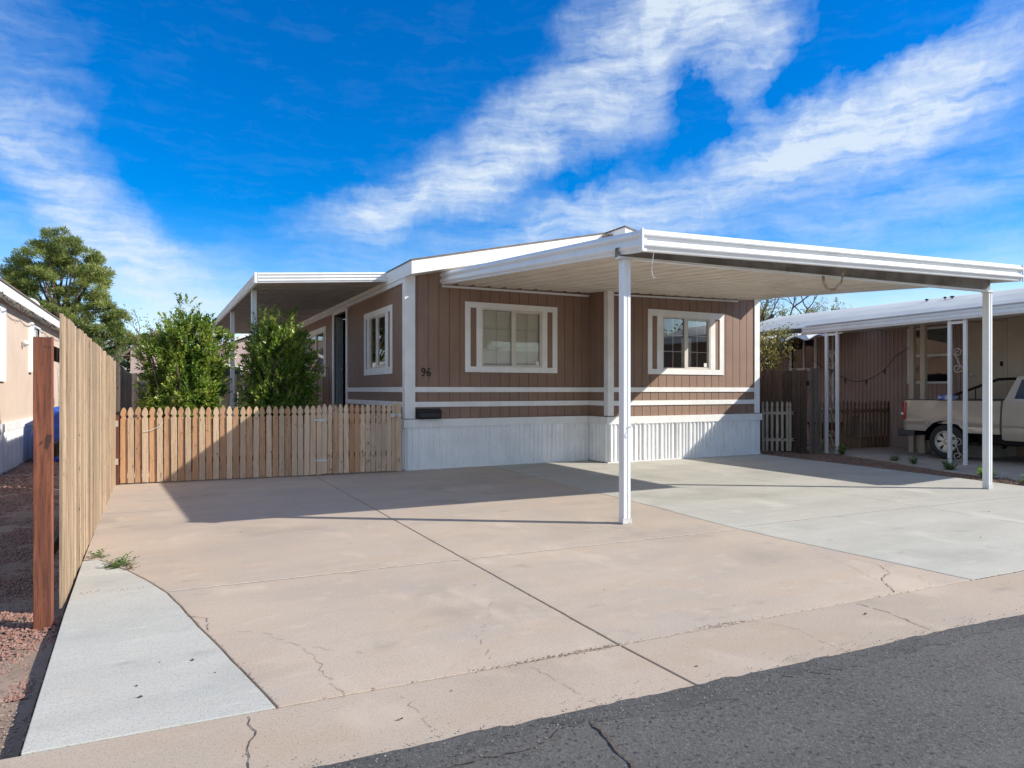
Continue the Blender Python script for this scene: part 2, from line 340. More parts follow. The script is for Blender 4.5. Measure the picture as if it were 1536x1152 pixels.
lcurve = [(.465, A(.46)+.006), (.40, 3.45), (.337, 3.763), (.275, 4.08), (.21, 4.385), (.125, 4.85), (.05, 5.22), (-.06, 5.58), (-.22, 6.02), (-.441, 6.50)]
def wob(poly, a, seed):
    r = random.Random(seed); out = []
    for i in range(len(poly)-1):
        (x0, y0), (x1, y1) = poly[i], poly[i+1]; n = max(1, int(math.hypot(x1-x0, y1-y0)/.12))
        for k in range(n):
            t = k/n; out.append((x0+(x1-x0)*t+r.uniform(-a, a), y0+(y1-y0)*t+r.uniform(-a, a)))
    out.append(poly[-1]); return out
lc = wob(lcurve, .002, 1); rc = wob(curve, .002, 2)
jl = wob([(2.229, A(2.23)+.006), (2.232, 11.6)], .0025, 3)
GB = .004
struct('driveway', flat(lc+[(-.56, 6.56), (-.62, 11.6), (-.62, 26), (3.9, 26), (3.9, 11.6), (2.232, 11.6)]+jl[::-1], 0, -.11), TAN, bevel=GB)
struct('driveway', flat([(x+.014, y) for x, y in jl]+[(x-.007, y) for x, y in rc], 0, -.11), TAN, bevel=GB)
lp = [(x-.011, y-.003) for x, y in lc]
struct('side_slab', flat([(-.475, A(-.475)+.006)]+lp+[(-.56, 6.50), (-.53, 5.0)], .002, -.11), PALE, bevel=GB)
gj = wob([(8.0, A(8.0)+.006), (8.0, 3.756), (8.09, 4.892), (8.26, 6.756), (8.275, 8.339), (8.30, 10.9)], .001, 4)
struct('grey_slab', flat([(x+.007, y) for x, y in rc][::-1]+[(8.297, 11.6)]+[(x-.003, y) for x, y in gj][::-1], 0, -.11), GREY, bevel=.003)
struct('grey_slab', flat([(x+.003, y) for x, y in gj]+[(11.62, 10.9), (11.61, 10.547), (11.436, 7.896), (11.27, 6.288), (11.166, 5.243), (11.0, A(11)+.006)], 0, -.11), GREY, bevel=.003)
aj = [(2.250, 2.0), (2.255, 2.42), (2.235, A(2.235)-.006)]
struct('sidewalk', flat([(-14, RD(-14)-.3), (2.246, 2.0), (2.249, 2.42), (2.229, A(2.23)-.006), (-14, A(-14)-.006)], 0, -.11), APRON, bevel=GB)
struct('sidewalk', flat([(2.258, 2.0), (16, RD(16)-.3), (16, A(16)-.006), (2.243, A(2.235)-.006), (2.263, 2.42)], 0, -.11), APRON, bevel=GB)
def ragged(x0, x1, f, step, amp, seed, off=0):
    r = random.Random(seed); out = []; x = x0
    while x < x1:
        n = mnoise.noise(Vector((x*1.1, seed, 0)))*amp*.7+mnoise.noise(Vector((x*11, seed+9, 0)))*amp*.35+(amp*.35 if mnoise.noise(Vector((x*3.1, seed+4, 0))) > .12 else 0)+r.uniform(-amp, amp)*.10
        out.append((x, f(x)+off+n)); x += step if -2 < x < 8 else 1.0
    out.append((x1, f(x1)+off)); return out
struct('road', flat([(-60, -6.6), (60, -6.6), (60, RD(60))]+ragged(-60, 60, RD, .03, .028, 7)[::-1], .005, -.09), ASPH)
struct('road_edge', flat(ragged(-3, 9, RD, .03, .028, 7, .012)+ragged(-3, 9, RD, .04, .10, 17, -.13)[::-1], .0075, .0), ASPHD)
# road tar crack
def ribbon(pts, w, z, mb=None, jit=.01, seed=0, dash=0):
    r = random.Random(seed); mb = mb or MB(); P = []
    for i in range(len(pts)-1):
        a, b = Vector(pts[i]), Vector(pts[i+1]); n = max(2, int((b-a).length/.035))
        for k in range(n): P.append(a+(b-a)*(k/n)+Vector((r.uniform(-jit, jit), r.uniform(-jit, jit))))
    P.append(Vector(pts[-1])); n = len(P)
    for i in range(n-1):
        if dash and r.random() < dash: continue
        d = (P[i+1]-P[i]).normalized(); q = Vector((-d.y, d.x)); w0 = w*r.uniform(.35, 1.1)*.5; w1 = w*r.uniform(.35, 1.1)*.5
        a, b, c, e = P[i]-q*w0, P[i+1]-q*w1, P[i+1]+q*w1, P[i]+q*w0
        mb.add([(v.x, v.y, z) for v in (a, b, c, e)], [(0, 1, 2, 3)])
    return mb
# tooled joints filled with pale mortar
def J(y0, slope, x0, x1, w, seed): return ribbon([(x0, y0+slope*x0), ((x0+x1)/2, y0+slope*(x0+x1)/2), (x1, y0+slope*x1)], w, .0032, jit=.004, seed=seed)
struct('slab_joint', J(5.25, -.060, .06, 2.21, .022, 11), MORTAR); struct('slab_joint', J(5.25, -.062, 2.26, 5.16, .022, 12), MORTAR)
struct('slab_joint', J(8.82, -.130, -.55, 2.21, .018, 13), MORTAR); struct('slab_joint', J(8.75, -.10, 2.26, 5.2, .014, 14), MORTAR)
struct('slab_joint', ribbon([(5.27, 5.03), (7.85, 4.91), (8.05, 4.895)], .022, .0034, jit=.002, seed=15), MORTAR)
struct('slab_joint', ribbon([(8.13, 4.885), (10.11, 4.75), (11.1, 4.68)], .022, .0034, jit=.002, seed=16), MORTAR)
struct('slab_joint', ribbon([(5.36, A(5.36)-.002), (11, A(11)-.002)], .016, .0034, jit=.002, seed=17), MORTAR)
# cracks
HL = [([(.3, 2.58), (.291, 2.775), (.341, 2.89), (.334, 3.08)], .005), ([(4.052, 2.868), (4.061, 2.668), (3.981, 2.351)], .006),
      ([(5.095, 3.403), (4.94, 3.219), (4.735, 3.163), (4.605, 3.001), (4.495, 2.9)], .006), ([(.146, 4.617), (.253, 4.519), (.248, 4.302)], .006)]
for i, (p, w) in enumerate(HL): struct('slab_crack', ribbon(p, w, .0034, jit=.010, seed=30+i, dash=.06), CRACKM)
HF = [([(.40, 4.2), (.544, 4.087), (.62, 3.875), (.827, 3.659), (.958, 3.539)], .004), ([(.70, 3.75), (.718, 3.47), (.736, 3.122), (.747, 3.07)], .004),
      ([(5.16, 4.148), (4.963, 3.788), (4.891, 3.58), (4.748, 3.278), (4.6, 3.0)], .004), ([(5.1, 3.6), (5.078, 3.255), (5.084, 3.103), (4.9, 2.89)], .004),
      ([(.95, 3.06), (.987, 2.915), (1.003, 2.699), (1.0, 2.53)], .004), ([(1.66, 3.0), (1.701, 2.696), (1.731, 2.46)], .004), ([(2.0, 4.1), (1.78, 3.72), (1.62, 3.5), (1.52, 3.15)], .004), ([(3.2, 2.93), (3.3, 2.7), (3.25, 2.36)], .004)]
for i, (p, w) in enumerate(HF): struct('slab_crack', ribbon(p, w*.8, .0030, jit=.018, seed=50+i, dash=.30), HAIR)
struct('road_crack', ribbon([(1.60, 2.36), (1.577, 2.158), (1.562, 2.033), (1.5, 1.6)], .016, .0125, jit=.012, seed=70), CRACKM)
struct('road_crack', ribbon([(1.5, 2.36), (1.3, 2.28), (.9, 2.32)], .010, .0125, jit=.012, seed=71, dash=.2), CRACKM)

def pebbles(region, n, smin, smax, z, seed, flatn=.7):
    r = random.Random(seed); mb = MB()
    base = [(1, 0, 0), (-1, 0, 0), (0, 1, 0), (0, -1, 0), (0, 0, 1), (0, 0, -.6)]
    F = [(0, 2, 4), (2, 1, 4), (1, 3, 4), (3, 0, 4), (2, 0, 5), (1, 2, 5), (3, 1, 5), (0, 3, 5)]
    for _ in range(n):
        q = region(r)
        if q is None: continue
        x, y = q[:2]; zz = z+(q[2] if len(q) > 2 else 0)
        s = r.uniform(smin, smax); a = r.random()*PI; c, d = math.cos(a), math.sin(a)
        sx, sy, sz = s*r.uniform(.6, 1.1), s*r.uniform(.5, .9), s*r.uniform(.35, flatn)
        vs = []
        for u, v, w in base:
            u = (u+r.uniform(-.3, .3))*sx; v = (v+r.uniform(-.3, .3))*sy; w = (w+r.uniform(-.2, .2))*sz
            vs.append((x+u*c-v*d, y+u*d+v*c, zz+w+sz*.4))
        mb.add(vs, F)
    return mb
def bedz(x, y): return .025*mnoise.noise(Vector((x*1.3, y*1.3, 2)))+.012*mnoise.noise(Vector((x*5, y*5, 7)))
def greg(r):
    y = 3.9+8.5*r.random()**1.6; x = r.uniform(-2.55, -.56)
    if y > 5.2: x = r.uniform(-2.55, -.64)
    if y < 4.7 and r.random() > (y-3.2)/1.6*(.7+.5*mnoise.noise(Vector((x*3, y*3, 0)))): return None
    return x, y, bedz(x, y)
GB1 = bpy.data.objects
o = obj('gravel', pebbles(greg, 40000, .009, .019, -.07, 3), GRAV, fix=False); tag(o, 'reddish brown gravel bed behind the tall board fence', 'gravel', kind='stuff')
def greg2(r):
    y = r.uniform(12, 26); x = r.uniform(-2.5, -.7); return x, y, bedz(x, y)
o = obj('gravel', pebbles(greg2, 6000, .02, .035, -.07, 4), GRAV, fix=False); tag(o, 'dark gravel far down the side yard by the cream house', 'gravel', kind='stuff')
def dreg(r):
    y = r.uniform(1.9+.9, 4.9); x = r.uniform(-2.6, -.49); return x, y, bedz(x, y)*.4
GRIT = mat('grit', (.36, .27, .21), .9, (.20, .14, .11), 30, layers=[(50, (1, 1, 1), .6, .7, (.5, .42, .35), .7)])
o = obj('grit', pebbles(dreg, 5200, .004, .013, -.072, 8), GRIT, fix=False); tag(o, 'pale dirt and grit beside the pale concrete wedge', 'grit', kind='stuff')
def jreg(r):
    t = r.random()
    if t < .45: x = 2.1+abs(r.gauss(0, .35))*(-1 if r.random() < .75 else .3); y = A(x)+r.gauss(0, .012)
    elif t < .6: x = 2.95+r.gauss(0, .12); y = A(x)+.01+r.gauss(0, .015)
    elif t < .8: x = r.uniform(.4, 5); y = A(x)+r.gauss(0, .008)
    elif t < .9: y = r.uniform(3, 6); x = 2.237+r.gauss(0, .012)
    else: x = r.uniform(-.5, -.1); y = 5.42-.12*x+r.gauss(0, .02)
    return x, y
o = obj('joint_crumbs', pebbles(jreg, 900, .002, .006, .001, 9), GRIT, fix=False); tag(o, 'crumbled concrete bits along the driveway joint by the sidewalk', 'crumbs', kind='stuff')

def ereg(r):
    x = r.uniform(-1, 8); q = abs(r.gauss(0, .10)); return x, RD(x)+r.uniform(-.03, .05)-(q if r.random() < .75 else -q*.5), .006
o = obj('loose_grit', pebbles(ereg, 1500, .002, .007, .001, 19), mat('tar_grit', (.10, .095, .09), .9, (.30, .27, .24), 60), fix=False); tag(o, 'loose stones scattered along the ragged asphalt edge', 'stones', kind='stuff')
def sreg2(r):
    i = r.randrange(len(lc)-1); a, b = (lc[i], lc[i+1]) if r.random() < .5 else (rc[min(i, len(rc)-2)], rc[min(i, len(rc)-2)+1]); t = r.random()
    return a[0]+(b[0]-a[0])*t+r.gauss(0, .010), a[1]+(b[1]-a[1])*t+r.gauss(0, .010)
o = obj('seam_dirt', pebbles(sreg2, 700, .0015, .005, .001, 20), GRIT, fix=False); tag(o, 'crumbs of dirt caught in the curved seams of the patched concrete', 'crumbs', kind='stuff')
# strip of dirt and the neighbour's slab
NB = [(13.9, 11.5), (13.38, 10.16), (12.88, 8.463), (12.1, 6.861), (11.9, 6.0), (11.8, 3.2), (30, 3.2), (30, 11.5)]
struct('dirt_strip', flat([(11.5, A(11.5)), (11.7, 11), (11.6, 26), (30, 26), (30, A(30))], -.03, -.12), DIRT)
struct('neighbour_slab', flat(NB, -.005, -.12), NCONC, bevel=.01)
def sreg(r):
    y = r.uniform(3.2, 10.9); t = (y-6.9)/3.3; xr = 12.1+1.2*max(0, t); x = r.uniform(11.1+.09*(y-3), xr); return x, y, abs(bedz(x, y))
LITTER = mat('strip_mulch', (.16, .09, .065), .9, (.23, .15, .11), 20, layers=[(40, (1, 1, 1), .58, .7, (.42, .33, .27), .6)])
o = obj('mulch', pebbles(sreg, 5200, .010, .026, -.03, 12), LITTER, fix=False); tag(o, 'brown mulch and stones between the driveway and neighbouring slab', 'mulch', kind='stuff')

# ------------------------------------------------------------------ wall building
def PX(plane): return lambda u, d, z: (u, plane-d, z)      # wall facing -Y
def PY(plane): return lambda u, d, z: (plane-d, u, z)      # wall facing -X
def ubox(mb, fn, u0, u1, d0, d1, z0, z1):
    lo = [fn(u0, d0, z0), fn(u1, d0, z0), fn(u1, d1, z0), fn(u0, d1, z0)]; hi = [fn(u0, d0, z1), fn(u1, d0, z1), fn(u1, d1, z1), fn(u0, d1, z1)]
    mb.hexa(lo, hi)
def panel(mb, fn, u0, u1, z0, top, holes, d0, d1):
    """top = function of u; holes = [(u0, u1, z0, z1)]"""
    cuts = sorted({u0, u1}|{c for h in holes for c in h[:2] if u0 < c < u1})
    for a, b in zip(cuts, cuts[1:]):
        m = (a+b)/2; hs = sorted([h for h in holes if h[0] < m < h[1]], key=lambda h: h[2])
        lo = z0
        for h in hs:
            if h[2] > lo: ubox(mb, fn, a, b, d0, d1, lo, h[2])
            lo = max(lo, h[3])
        ta, tb = top(a), top(b)
        if min(ta, tb) > lo:
            mb.hexa([fn(a, d0, lo), fn(b, d0, lo), fn(b, d1, lo), fn(a, d1, lo)], [fn(a, d0, ta), fn(b, d0, tb), fn(b, d1, tb), fn(a, d1, ta)])
def siding(parent, fn, u0, u1, z0, top, holes, period=.203, groove=.011, name='wall', m=SIDING, thick=.012):
    mb = MB(); u = u0
    while u < u1-1e-4:
        e = min(u+period-groove, u1)
        panel(mb, fn, u, e, z0, top, holes, 0, thick); u += period
    panel(mb, fn, u0, u1, z0, top, holes, -.09, 0)
    return obj(name, mb, m, parent)
def window(parent, fn, U, Z, opening, slots, split, sash, muntin=True, blind=True, screen='left', name='window'):
    """U, Z outer extents of the painted surround; opening = glass frame (u0,u1,z0,z1); slots = [(u0,u1)] of bare siding left in the surround"""
    o0, o1, q0, q1 = opening; mb = MB(); T = .030
    ubox(mb, fn, U[0], U[1], .012, T, q1, Z[1]); ubox(mb, fn, U[0], U[1], .012, T, Z[0], q0)
    edges = [U[0]]+[e for s in slots for e in s]+[U[1]]; edges = sorted(edges+[o0, o1])
    for a, b in zip(edges[::2], edges[1::2]): ubox(mb, fn, a, b, .012, T-.001, q0, q1)
    w = obj(name, mb, TRIM, parent, bevel=.003)
    fr = MB(); t = .028
    ubox(fr, fn, o0+.002, o0+t, -.04, .024, q0+.002, q1-.002); ubox(fr, fn, o1-t, o1-.002, -.04, .024, q0+.002, q1-.002)
    ubox(fr, fn, o0+t, o1-t, -.04, .024, q1-t, q1-.002); ubox(fr, fn, o0+t, o1-t, -.04, .024, q0+.002, q0+t)
    ubox(fr, fn, split[0], split[1], -.03, .018, q0+t, q1-t)
    a, b = (split[1], o1-t) if sash == 'hi' else (o0+t, split[0])
    s = .022
    ubox(fr, fn, a, a+s, -.02, .010, q0+t, q1-t); ubox(fr, fn, b-s, b, -.02, .010, q0+t, q1-t); ubox(fr, fn, a+s, b-s, -.02, .010, q0+t, q0+t+s); ubox(fr, fn, a+s, b-s, -.02, .010, q1-t-s, q1-t)
    obj('window_frame', fr, BEIGEF, w)
    for (a, b) in ((o0+t, split[0]), (split[1], o1-t)):
        p = MB(); ubox(p, fn, a, b, -.016, -.010, q0+t, q1-t); obj('pane', p, GLASS, w)
    if muntin:
        mm = MB()
        for (a, b, dd) in ((o0+t, split[0], -.026), (split[1], o1-t, -.026)):
            c = (a+b)/2; ubox(mm, fn, c-.008, c+.008, dd, dd+.006, q0+t, q1-t)
            for k in (1, 2):
                z = q0+t+(q1-q0-2*t)*k/3; ubox(mm, fn, a, b, dd-.001, dd+.007, z-.008, z+.008)
        obj('muntin', mm, BEIGEF, w)
    if blind:
        bl = MB(); z = q0+t+.01
        while z < q1-t-.02:
            c = z
            bl.hexa([fn(o0+.04, -.062, c), fn(o1-.04, -.062, c), fn(o1-.04, -.070, c+.0185), fn(o0+.04, -.070, c+.0185)],
                    [fn(o0+.04, -.0600, c+.001), fn(o1-.04, -.0600, c+.001), fn(o1-.04, -.0680, c+.0195), fn(o0+.04, -.0680, c+.0195)]); z += .019
        ubox(bl, fn, o0+.035, o1-.035, -.088, -.056, q1-t-.03, q1-t-.004)
        obj('blind', bl, BLIND, w)
    return w
BEIGEF = mat('window_frame_paint', (.66, .61, .54), .45, (.60, .55, .48), 5)

# ------------------------------------------------------------------ the brown house
H = thing('mobile_home', 'brown house with white trim and white ribbed skirting behind the carport', 'house', (7.7, 15, 0))
def RT(x):      # roof top height
    return 3.61+.2205*(x-3.85) if x < 7.73 else 3.61+.2205*(11.61-x)
XJ = 7.63; YL = 11.25; YR = 10.6; FT = 3.42
w1 = [(5.244, 6.535, 1.83, 2.906)]; w2 = [(8.94, 10.218, 1.82, 2.85)]
siding(H, PX(YL), 3.80, XJ, .86, lambda u: RT(u)-.05, w1)
siding(H, PX(YR), XJ, 11.62, .86, lambda u: RT(u)-.05, w2)
siding(H, PY(XJ), YR+.0, YL, .86, lambda u: 4.38, [])
sw = [(12.39, 13.53, 1.83, 2.88), (15.44, 16.63, .90, 3.22), (17.8, 19.9, 1.83, 2.95)]
siding(H, PY(3.80), YL, 26, .86, lambda u: 3.55, sw)
mb = MB(); mb.box(11.53, 11.62, 10.70, 26, .86, 3.57); [panel(mb, PX(25.98), a_, b_, .86, lambda u: RT(u)-.03, [], -.05, 0) for a_, b_ in ((3.9, 7.72), (7.74, 11.53))]
obj('wall', mb, SIDING, H)
mb = MB(); mb.box(3.95, 11.5, 11.4, 25.85, .80, .86); mb.box(6.2, 6.3, 12.3, 25.8, .86, 3.5); mb.box(3.95, 11.5, 14.4, 14.5, .86, 3.5) ; mb.box(8.6, 8.7, 11.3, 14.3, .86, 3.5)
obj('interior', mb, mat('interior_paint', (.22, .20, .18), .8), H)
# window in front left, front right, side
wa = window(H, PX(YL), (4.91, 6.866), (1.727, 3.012), (5.244, 6.535, 1.83, 2.906), [(5.016, 5.136), (6.639, 6.759)], (5.872, 5.94), 'hi')
wb = window(H, PX(YR), (8.572, 10.602), (1.715, 3.012), (8.94, 10.218, 1.82, 2.85+.03), [(8.677, 8.803), (10.356, 10.479)], (9.525, 9.60), 'hi', blind=False)
wc = window(H, PY(3.80), (11.99, 13.885), (1.70, 2.975), (12.39, 13.53, 1.83, 2.86), [(12.10, 12.24), (13.66, 13.77)], (12.99, 13.05), 'lo', blind=False)
wd = window(H, PY(3.80), (17.56, 20.3), (1.75, 3.05), (17.8, 19.9, 1.86, 2.93), [(17.66, 17.74), (20.0, 20.1)], (18.8, 18.88), 'hi', blind=False)
# pale curtains inside the right front window and the side windows
def curtain(fn, u0, u1, z0, z1, d, w):
    mb = MB(); n = int((u1-u0)/.02); pts = [(u0+(u1-u0)*i/n, d+.018*math.sin(i*1.1)) for i in range(n+1)]
    mb.add([fn(u, q, z0) for u, q in pts]+[fn(u, q, z1) for u, q in pts], [(i, i+1, n+2+i, n+1+i) for i in range(n)])
    obj('curtain', mb, BLIND, w, fix=False)
curtain(PX(YR), 9.72, 9.98, 1.85, 2.5, -.30, wb)
curtain(PY(3.80), 12.45, 12.7, 1.85, 2.85, -.12, wc); curtain(PY(3.80), 13.2, 13.5, 1.85, 2.85, -.12, wc)
mb = MB(); ubox(mb, PX(YR), 10.07, 10.15, -.009, -.006, 1.88, 1.96); obj('window_sticker', mb, WHITE, wb)
mb = MB(); ubox(mb, PX(YL), 6.40, 6.47, -.009, -.006, 1.875, 1.945); obj('window_sticker', mb, WHITE, wa)
# screws of the frames, trim boards
mb = MB()
for fn, u0, u1 in ((PX(YL), 3.95, XJ-.005), (PX(YR), XJ+.11, 11.50)):
    ubox(mb, fn, u0, u1, .012, .032, 1.361, 1.452); ubox(mb, fn, u0, u1, .012, .032, 1.098, 1.191)
for fn, u0, u1 in ((PY(3.80), YL+.005, 15.29),):
    ubox(mb, fn, u0, u1, .012, .032, 1.361, 1.452); ubox(mb, fn, u0, u1, .012, .032, 1.098, 1.191)
ubox(mb, PY(XJ), YR+.12, YL-.04, .012, .032, 1.361, 1.452); ubox(mb, PY(XJ), YR+.12, YL-.04, .012, .032, 1.098, 1.191)
obj('trim_board', mb, TRIM, H, bevel=.003)
def corner(x0, x1, y, z1, sx, name='corner_trim'):
    mb = MB(); mb.box(x0, x1, y-.034, y-.012, .90, z1); return mb
mb = corner(3.766, 3.955, YL, 3.44, 0); mb.box(3.766, 3.788, YL-.012, YL+.11, .90, 3.44); obj('corner_trim', mb, TRIM, H, bevel=.003)
mb = corner(XJ-.034, XJ+.105, YR, 3.45, 0); mb.box(XJ-.034, XJ-.012, YR-.012, YR+.10, .90, 3.45); obj('corner_trim', mb, TRIM, H, bevel=.003)
mb = corner(11.50, 11.655, YR, 3.55, 0); mb.box(11.633, 11.655, YR-.012, YR+.10, .90, 3.55); obj('corner_trim', mb, TRIM, H, bevel=.003)
# skirting: ribbed metal with a cap board
def ribs(mb, fn, u0, u1, z0, z1, seed):
    r = random.Random(seed); pts = [(u0, 0)]; u = u0+.03
    k = 0
    while u < u1-.12:
        q = .022 if k % 4 else .032
        pts += [(u, 0), (u+.008, q), (u+.030, q), (u+.038, 0)]; u += r.choice((.085, .10, .115)); k += 1
    pts.append((u1, 0)); n = len(pts)
    vs = [fn(a, d, z0) for a, d in pts]+[fn(a, d, z1) for a, d in pts]+[fn(u0, -.02, z0), fn(u1, -.02, z0), fn(u0, -.02, z1), fn(u1, -.02, z1)]
    mb.add(vs, [(i, i+1, n+i+1, n+i) for i in range(n-1)]+[(2*n, 2*n+1, 2*n+3, 2*n+2)])
for i, (fn, u0, u1) in enumerate(((PX(YL-.035), 3.765, XJ-.04), (PX(YR-.04), XJ-.03, 11.655), (PY(XJ-.035), YR-.04, YL-.035), (PY(3.765), YL-.035, 26))):
    mb = MB(); ribs(mb, fn, u0, u1, .012, .745, 40+i); obj('skirting', mb, SKIRT, H, fix=False)
mb = MB(); mb.box(3.79, 11.62, 11.3, 25.9, .0, .74); mb.box(XJ, 11.62, 10.66, 11.3, .0, .74); obj('crawl_space', mb, DARK, H)
mb = MB()
ubox(mb, PX(YL-.035), 3.735, XJ-.075, -.02, .030, .742, .885); ubox(mb, PX(YR-.04), XJ-.075, 11.69, -.02, .030, .742, .885)
ubox(mb, PY(XJ-.04), YR-.015, YL-.066, -.02, .032, .743, .884); ubox(mb, PY(3.765), YL-.01, 26, -.02, .030, .743, .884)
for fn, u0, u1 in ((PX(YL-.035), 3.766, XJ-.075), (PX(YR-.04), XJ-.065, 11.66)): ubox(mb, fn, u0, u1, .001, .030, .0, .018)
obj('skirting_cap', mb, TRIM, H, bevel=.003)
# doorway in the side wall
mb = MB(); fn = PY(3.80)
ubox(mb, fn, 15.29, 15.44, .012, .034, .9, 3.34); ubox(mb, fn, 16.63, 16.80, .012, .034, .9, 3.34); ubox(mb, fn, 15.44, 16.63, .012, .034, 3.22, 3.34)
ubox(mb, fn, 15.42, 15.44, -.10, .012, .9, 3.22); ubox(mb, fn, 16.63, 16.65, -.10, .012, .9, 3.22); obj('door_frame', mb, TRIM, H)
mb = MB(); mb.hexa([(3.815, 16.575, .9), (3.985, 16.575, .9), (3.985, 16.62, .9), (3.815, 16.62, .9)], [(3.815, 16.575, 3.18), (3.985, 16.575, 3.18), (3.985, 16.62, 3.18), (3.815, 16.62, 3.18)])
d = obj('door', mb, SCREEN, H); mb = MB(); mb.blob((3.95, 16.56, 1.9), .02, .03, .03); obj('door_knob', mb, GALV, d, smooth=True)
# roof with white fascia
def roofslab(x0, x1, y0, y1, t=.05, up=.0):
    mb = MB(); a, b = RT(x0)+up, RT(x1)+up
    mb.hexa([(x0, y0, a-t), (x1, y0, b-t), (x1, y1, b-t), (x0, y1, a-t)], [(x0, y0, a), (x1, y0, b), (x1, y1, b), (x0, y1, a)]); return mb
mb = roofslab(3.735, 7.73, 10.785, 26.2, .024, .016)
a, b = RT(7.7299)+.016, RT(11.72)+.016
mb.hexa([(7.73, 10.915, a-.024), (11.72, 10.915, b-.024), (11.72, 26.2, b-.024), (7.73, 26.2, a-.024)], [(7.73, 10.915, a), (11.72, 10.915, b), (11.72, 26.2, b), (7.73, 26.2, a)])
mb.hexa([(7.715, 10.19, a-.024), (11.72, 10.19, b-.024), (11.72, 10.914, b-.024), (7.715, 10.914, a-.024)], [(7.715, 10.19, a), (11.72, 10.19, b), (11.72, 10.914, b), (7.715, 10.914, a)])
obj('roof', mb, SHINGLE, H)
def fascia(x0, x1, y, h=.235, t=.022, off=0.0):
    mb = MB(); a, b = RT(x0)-off, RT(x1)-off
    mb.hexa([(x0, y, a-h), (x1, y, b-h), (x1, y+t, b-h), (x0, y+t, a-h)], [(x0, y, a-.004), (x1, y, b-.004), (x1, y+t, b-.004), (x0, y+t, a-.004)]); return mb
obj('fascia', fascia(3.745, 7.728, 10.80), WHITE, H)
mb = MB(); xa, xb = 7.7301, 11.70
za, zb = RT(7.7299)-.003, RT(11.70)-.003
mb.hexa([(xa, 10.205, za-.235), (xb, 10.205, zb-.235), (xb, 10.227, zb-.235), (xa, 10.227, za-.235)], [(xa, 10.205, za), (xb, 10.205, zb), (xb, 10.227, zb), (xa, 10.227, za)])
mb.box(7.730, 7.752, 10.228, 10.95, za-.30, za-.002)
obj('fascia', mb, WHITE, H)
mb = MB(); mb.box(3.745, 3.767, 10.823, 26.1, 3.352, 3.585); obj('eave_fascia', mb, WHITE, H)
mb = MB()
def soff(x0, x1, y0, y1):
    mb.hexa([(x0, y0, RT(x0)-.23), (x1, y0, RT(x1)-.23), (x1, y1, RT(x1)-.23), (x0, y1, RT(x0)-.23)], [(x0, y0, RT(x0)-.22), (x1, y0, RT(x1)-.22), (x1, y1, RT(x1)-.22), (x0, y1, RT(x0)-.22)])
soff(3.768, 7.70, 10.823, YL-.014); soff(7.76, 11.69, 10.228, YR-.014); obj('soffit', mb, WHITE, H)
mb = MB(); ubox(mb, PY(3.80), 11.3, 26, .013, .05, 3.27, 3.345); obj('awning_ledger', mb, WMETAL, H)
# house number 96
def strokes(parent, mat_, items, r=.0095):
    mb = MB()
    for pts in items: mb.tube(pts, r, 8)
    return obj('house_number', mb, mat_, parent, smooth=True)
def digit(cx, cz, flip):
    y = YL-.022; P = []
    s = -1 if flip else 1
    loop = [(cx+s*.030*math.cos(t), y, cz-s*.032+.034*math.sin(t)) for t in [2*PI*k/14 for k in range(15)]]
    tail = [(cx-s*.030, y, cz-s*.028), (cx-s*.030, y, cz+s*.010), (cx-s*.014, y, cz+s*.045), (cx+s*.022, y, cz+s*.066)]
    return [loop, tail]
strokes(H, BLACK, digit(4.112, 1.717, True)+digit(4.212, 1.717, False))

M_ = thing('mailbox', 'black metal wall mailbox under the house number by the corner trim', 'mailbox', (4.19, 11.2, .89))
mb = MB(); mb.prism([(0, 0), (.125, .0), (.125, .12), (.02, .17), (0, .17)], 3.975, 4.405, lambda a, b, d: (d, YL-.014-a, .893+b)); obj('body', mb, BLACK, M_, bevel=.004)
mb = MB(); mb.box(4.01, 4.37, YL-.146, YL-.140, .925, 1.00); obj('door', mb, mat('black_gloss', (.012, .012, .014), .25), M_, bevel=.002)
mb = MB(); mb.prism([(.0, .172), (.02, .178), (.135, .125), (.135, .118)], 3.965, 4.415, lambda a, b, d: (d, YL-.014-a, .893+b)); obj('lid', mb, BLACK, M_)

# ------------------------------------------------------------------ sheet roofs
def deck(f, n, m_, parent, along='y', h=.045, name='roof_deck', lips=(.0, .52, .60, .90, .98)):
    """f(s, t, up)->xyz; ribs run along t, n ribs across s"""
    mb = MB(); pts = []
    for i in range(n):
        pts += [((i+lips[0])/n, 0), ((i+.22)/n, 0), ((i+.25)/n, .012), ((i+.29)/n, .012), ((i+.32)/n, 0), ((i+lips[1])/n, 0), ((i+lips[2])/n, h), ((i+lips[3])/n, h)]
    pts.append((1, 0)); k = len(pts); T = 2
    vs = []
    for j in range(T+1):
        for s, z in pts: vs.append(f(s, j/T, z))
    mb.add(vs, [(j*k+i, j*k+i+1, (j+1)*k+i+1, (j+1)*k+i) for j in range(T) for i in range(k-1)])
    o = obj(name, mb, m_, parent, fix=False)
    so_ = o.modifiers.new('thickness', 'SOLIDIFY'); so_.thickness = .003; so_.offset = 1
    return o
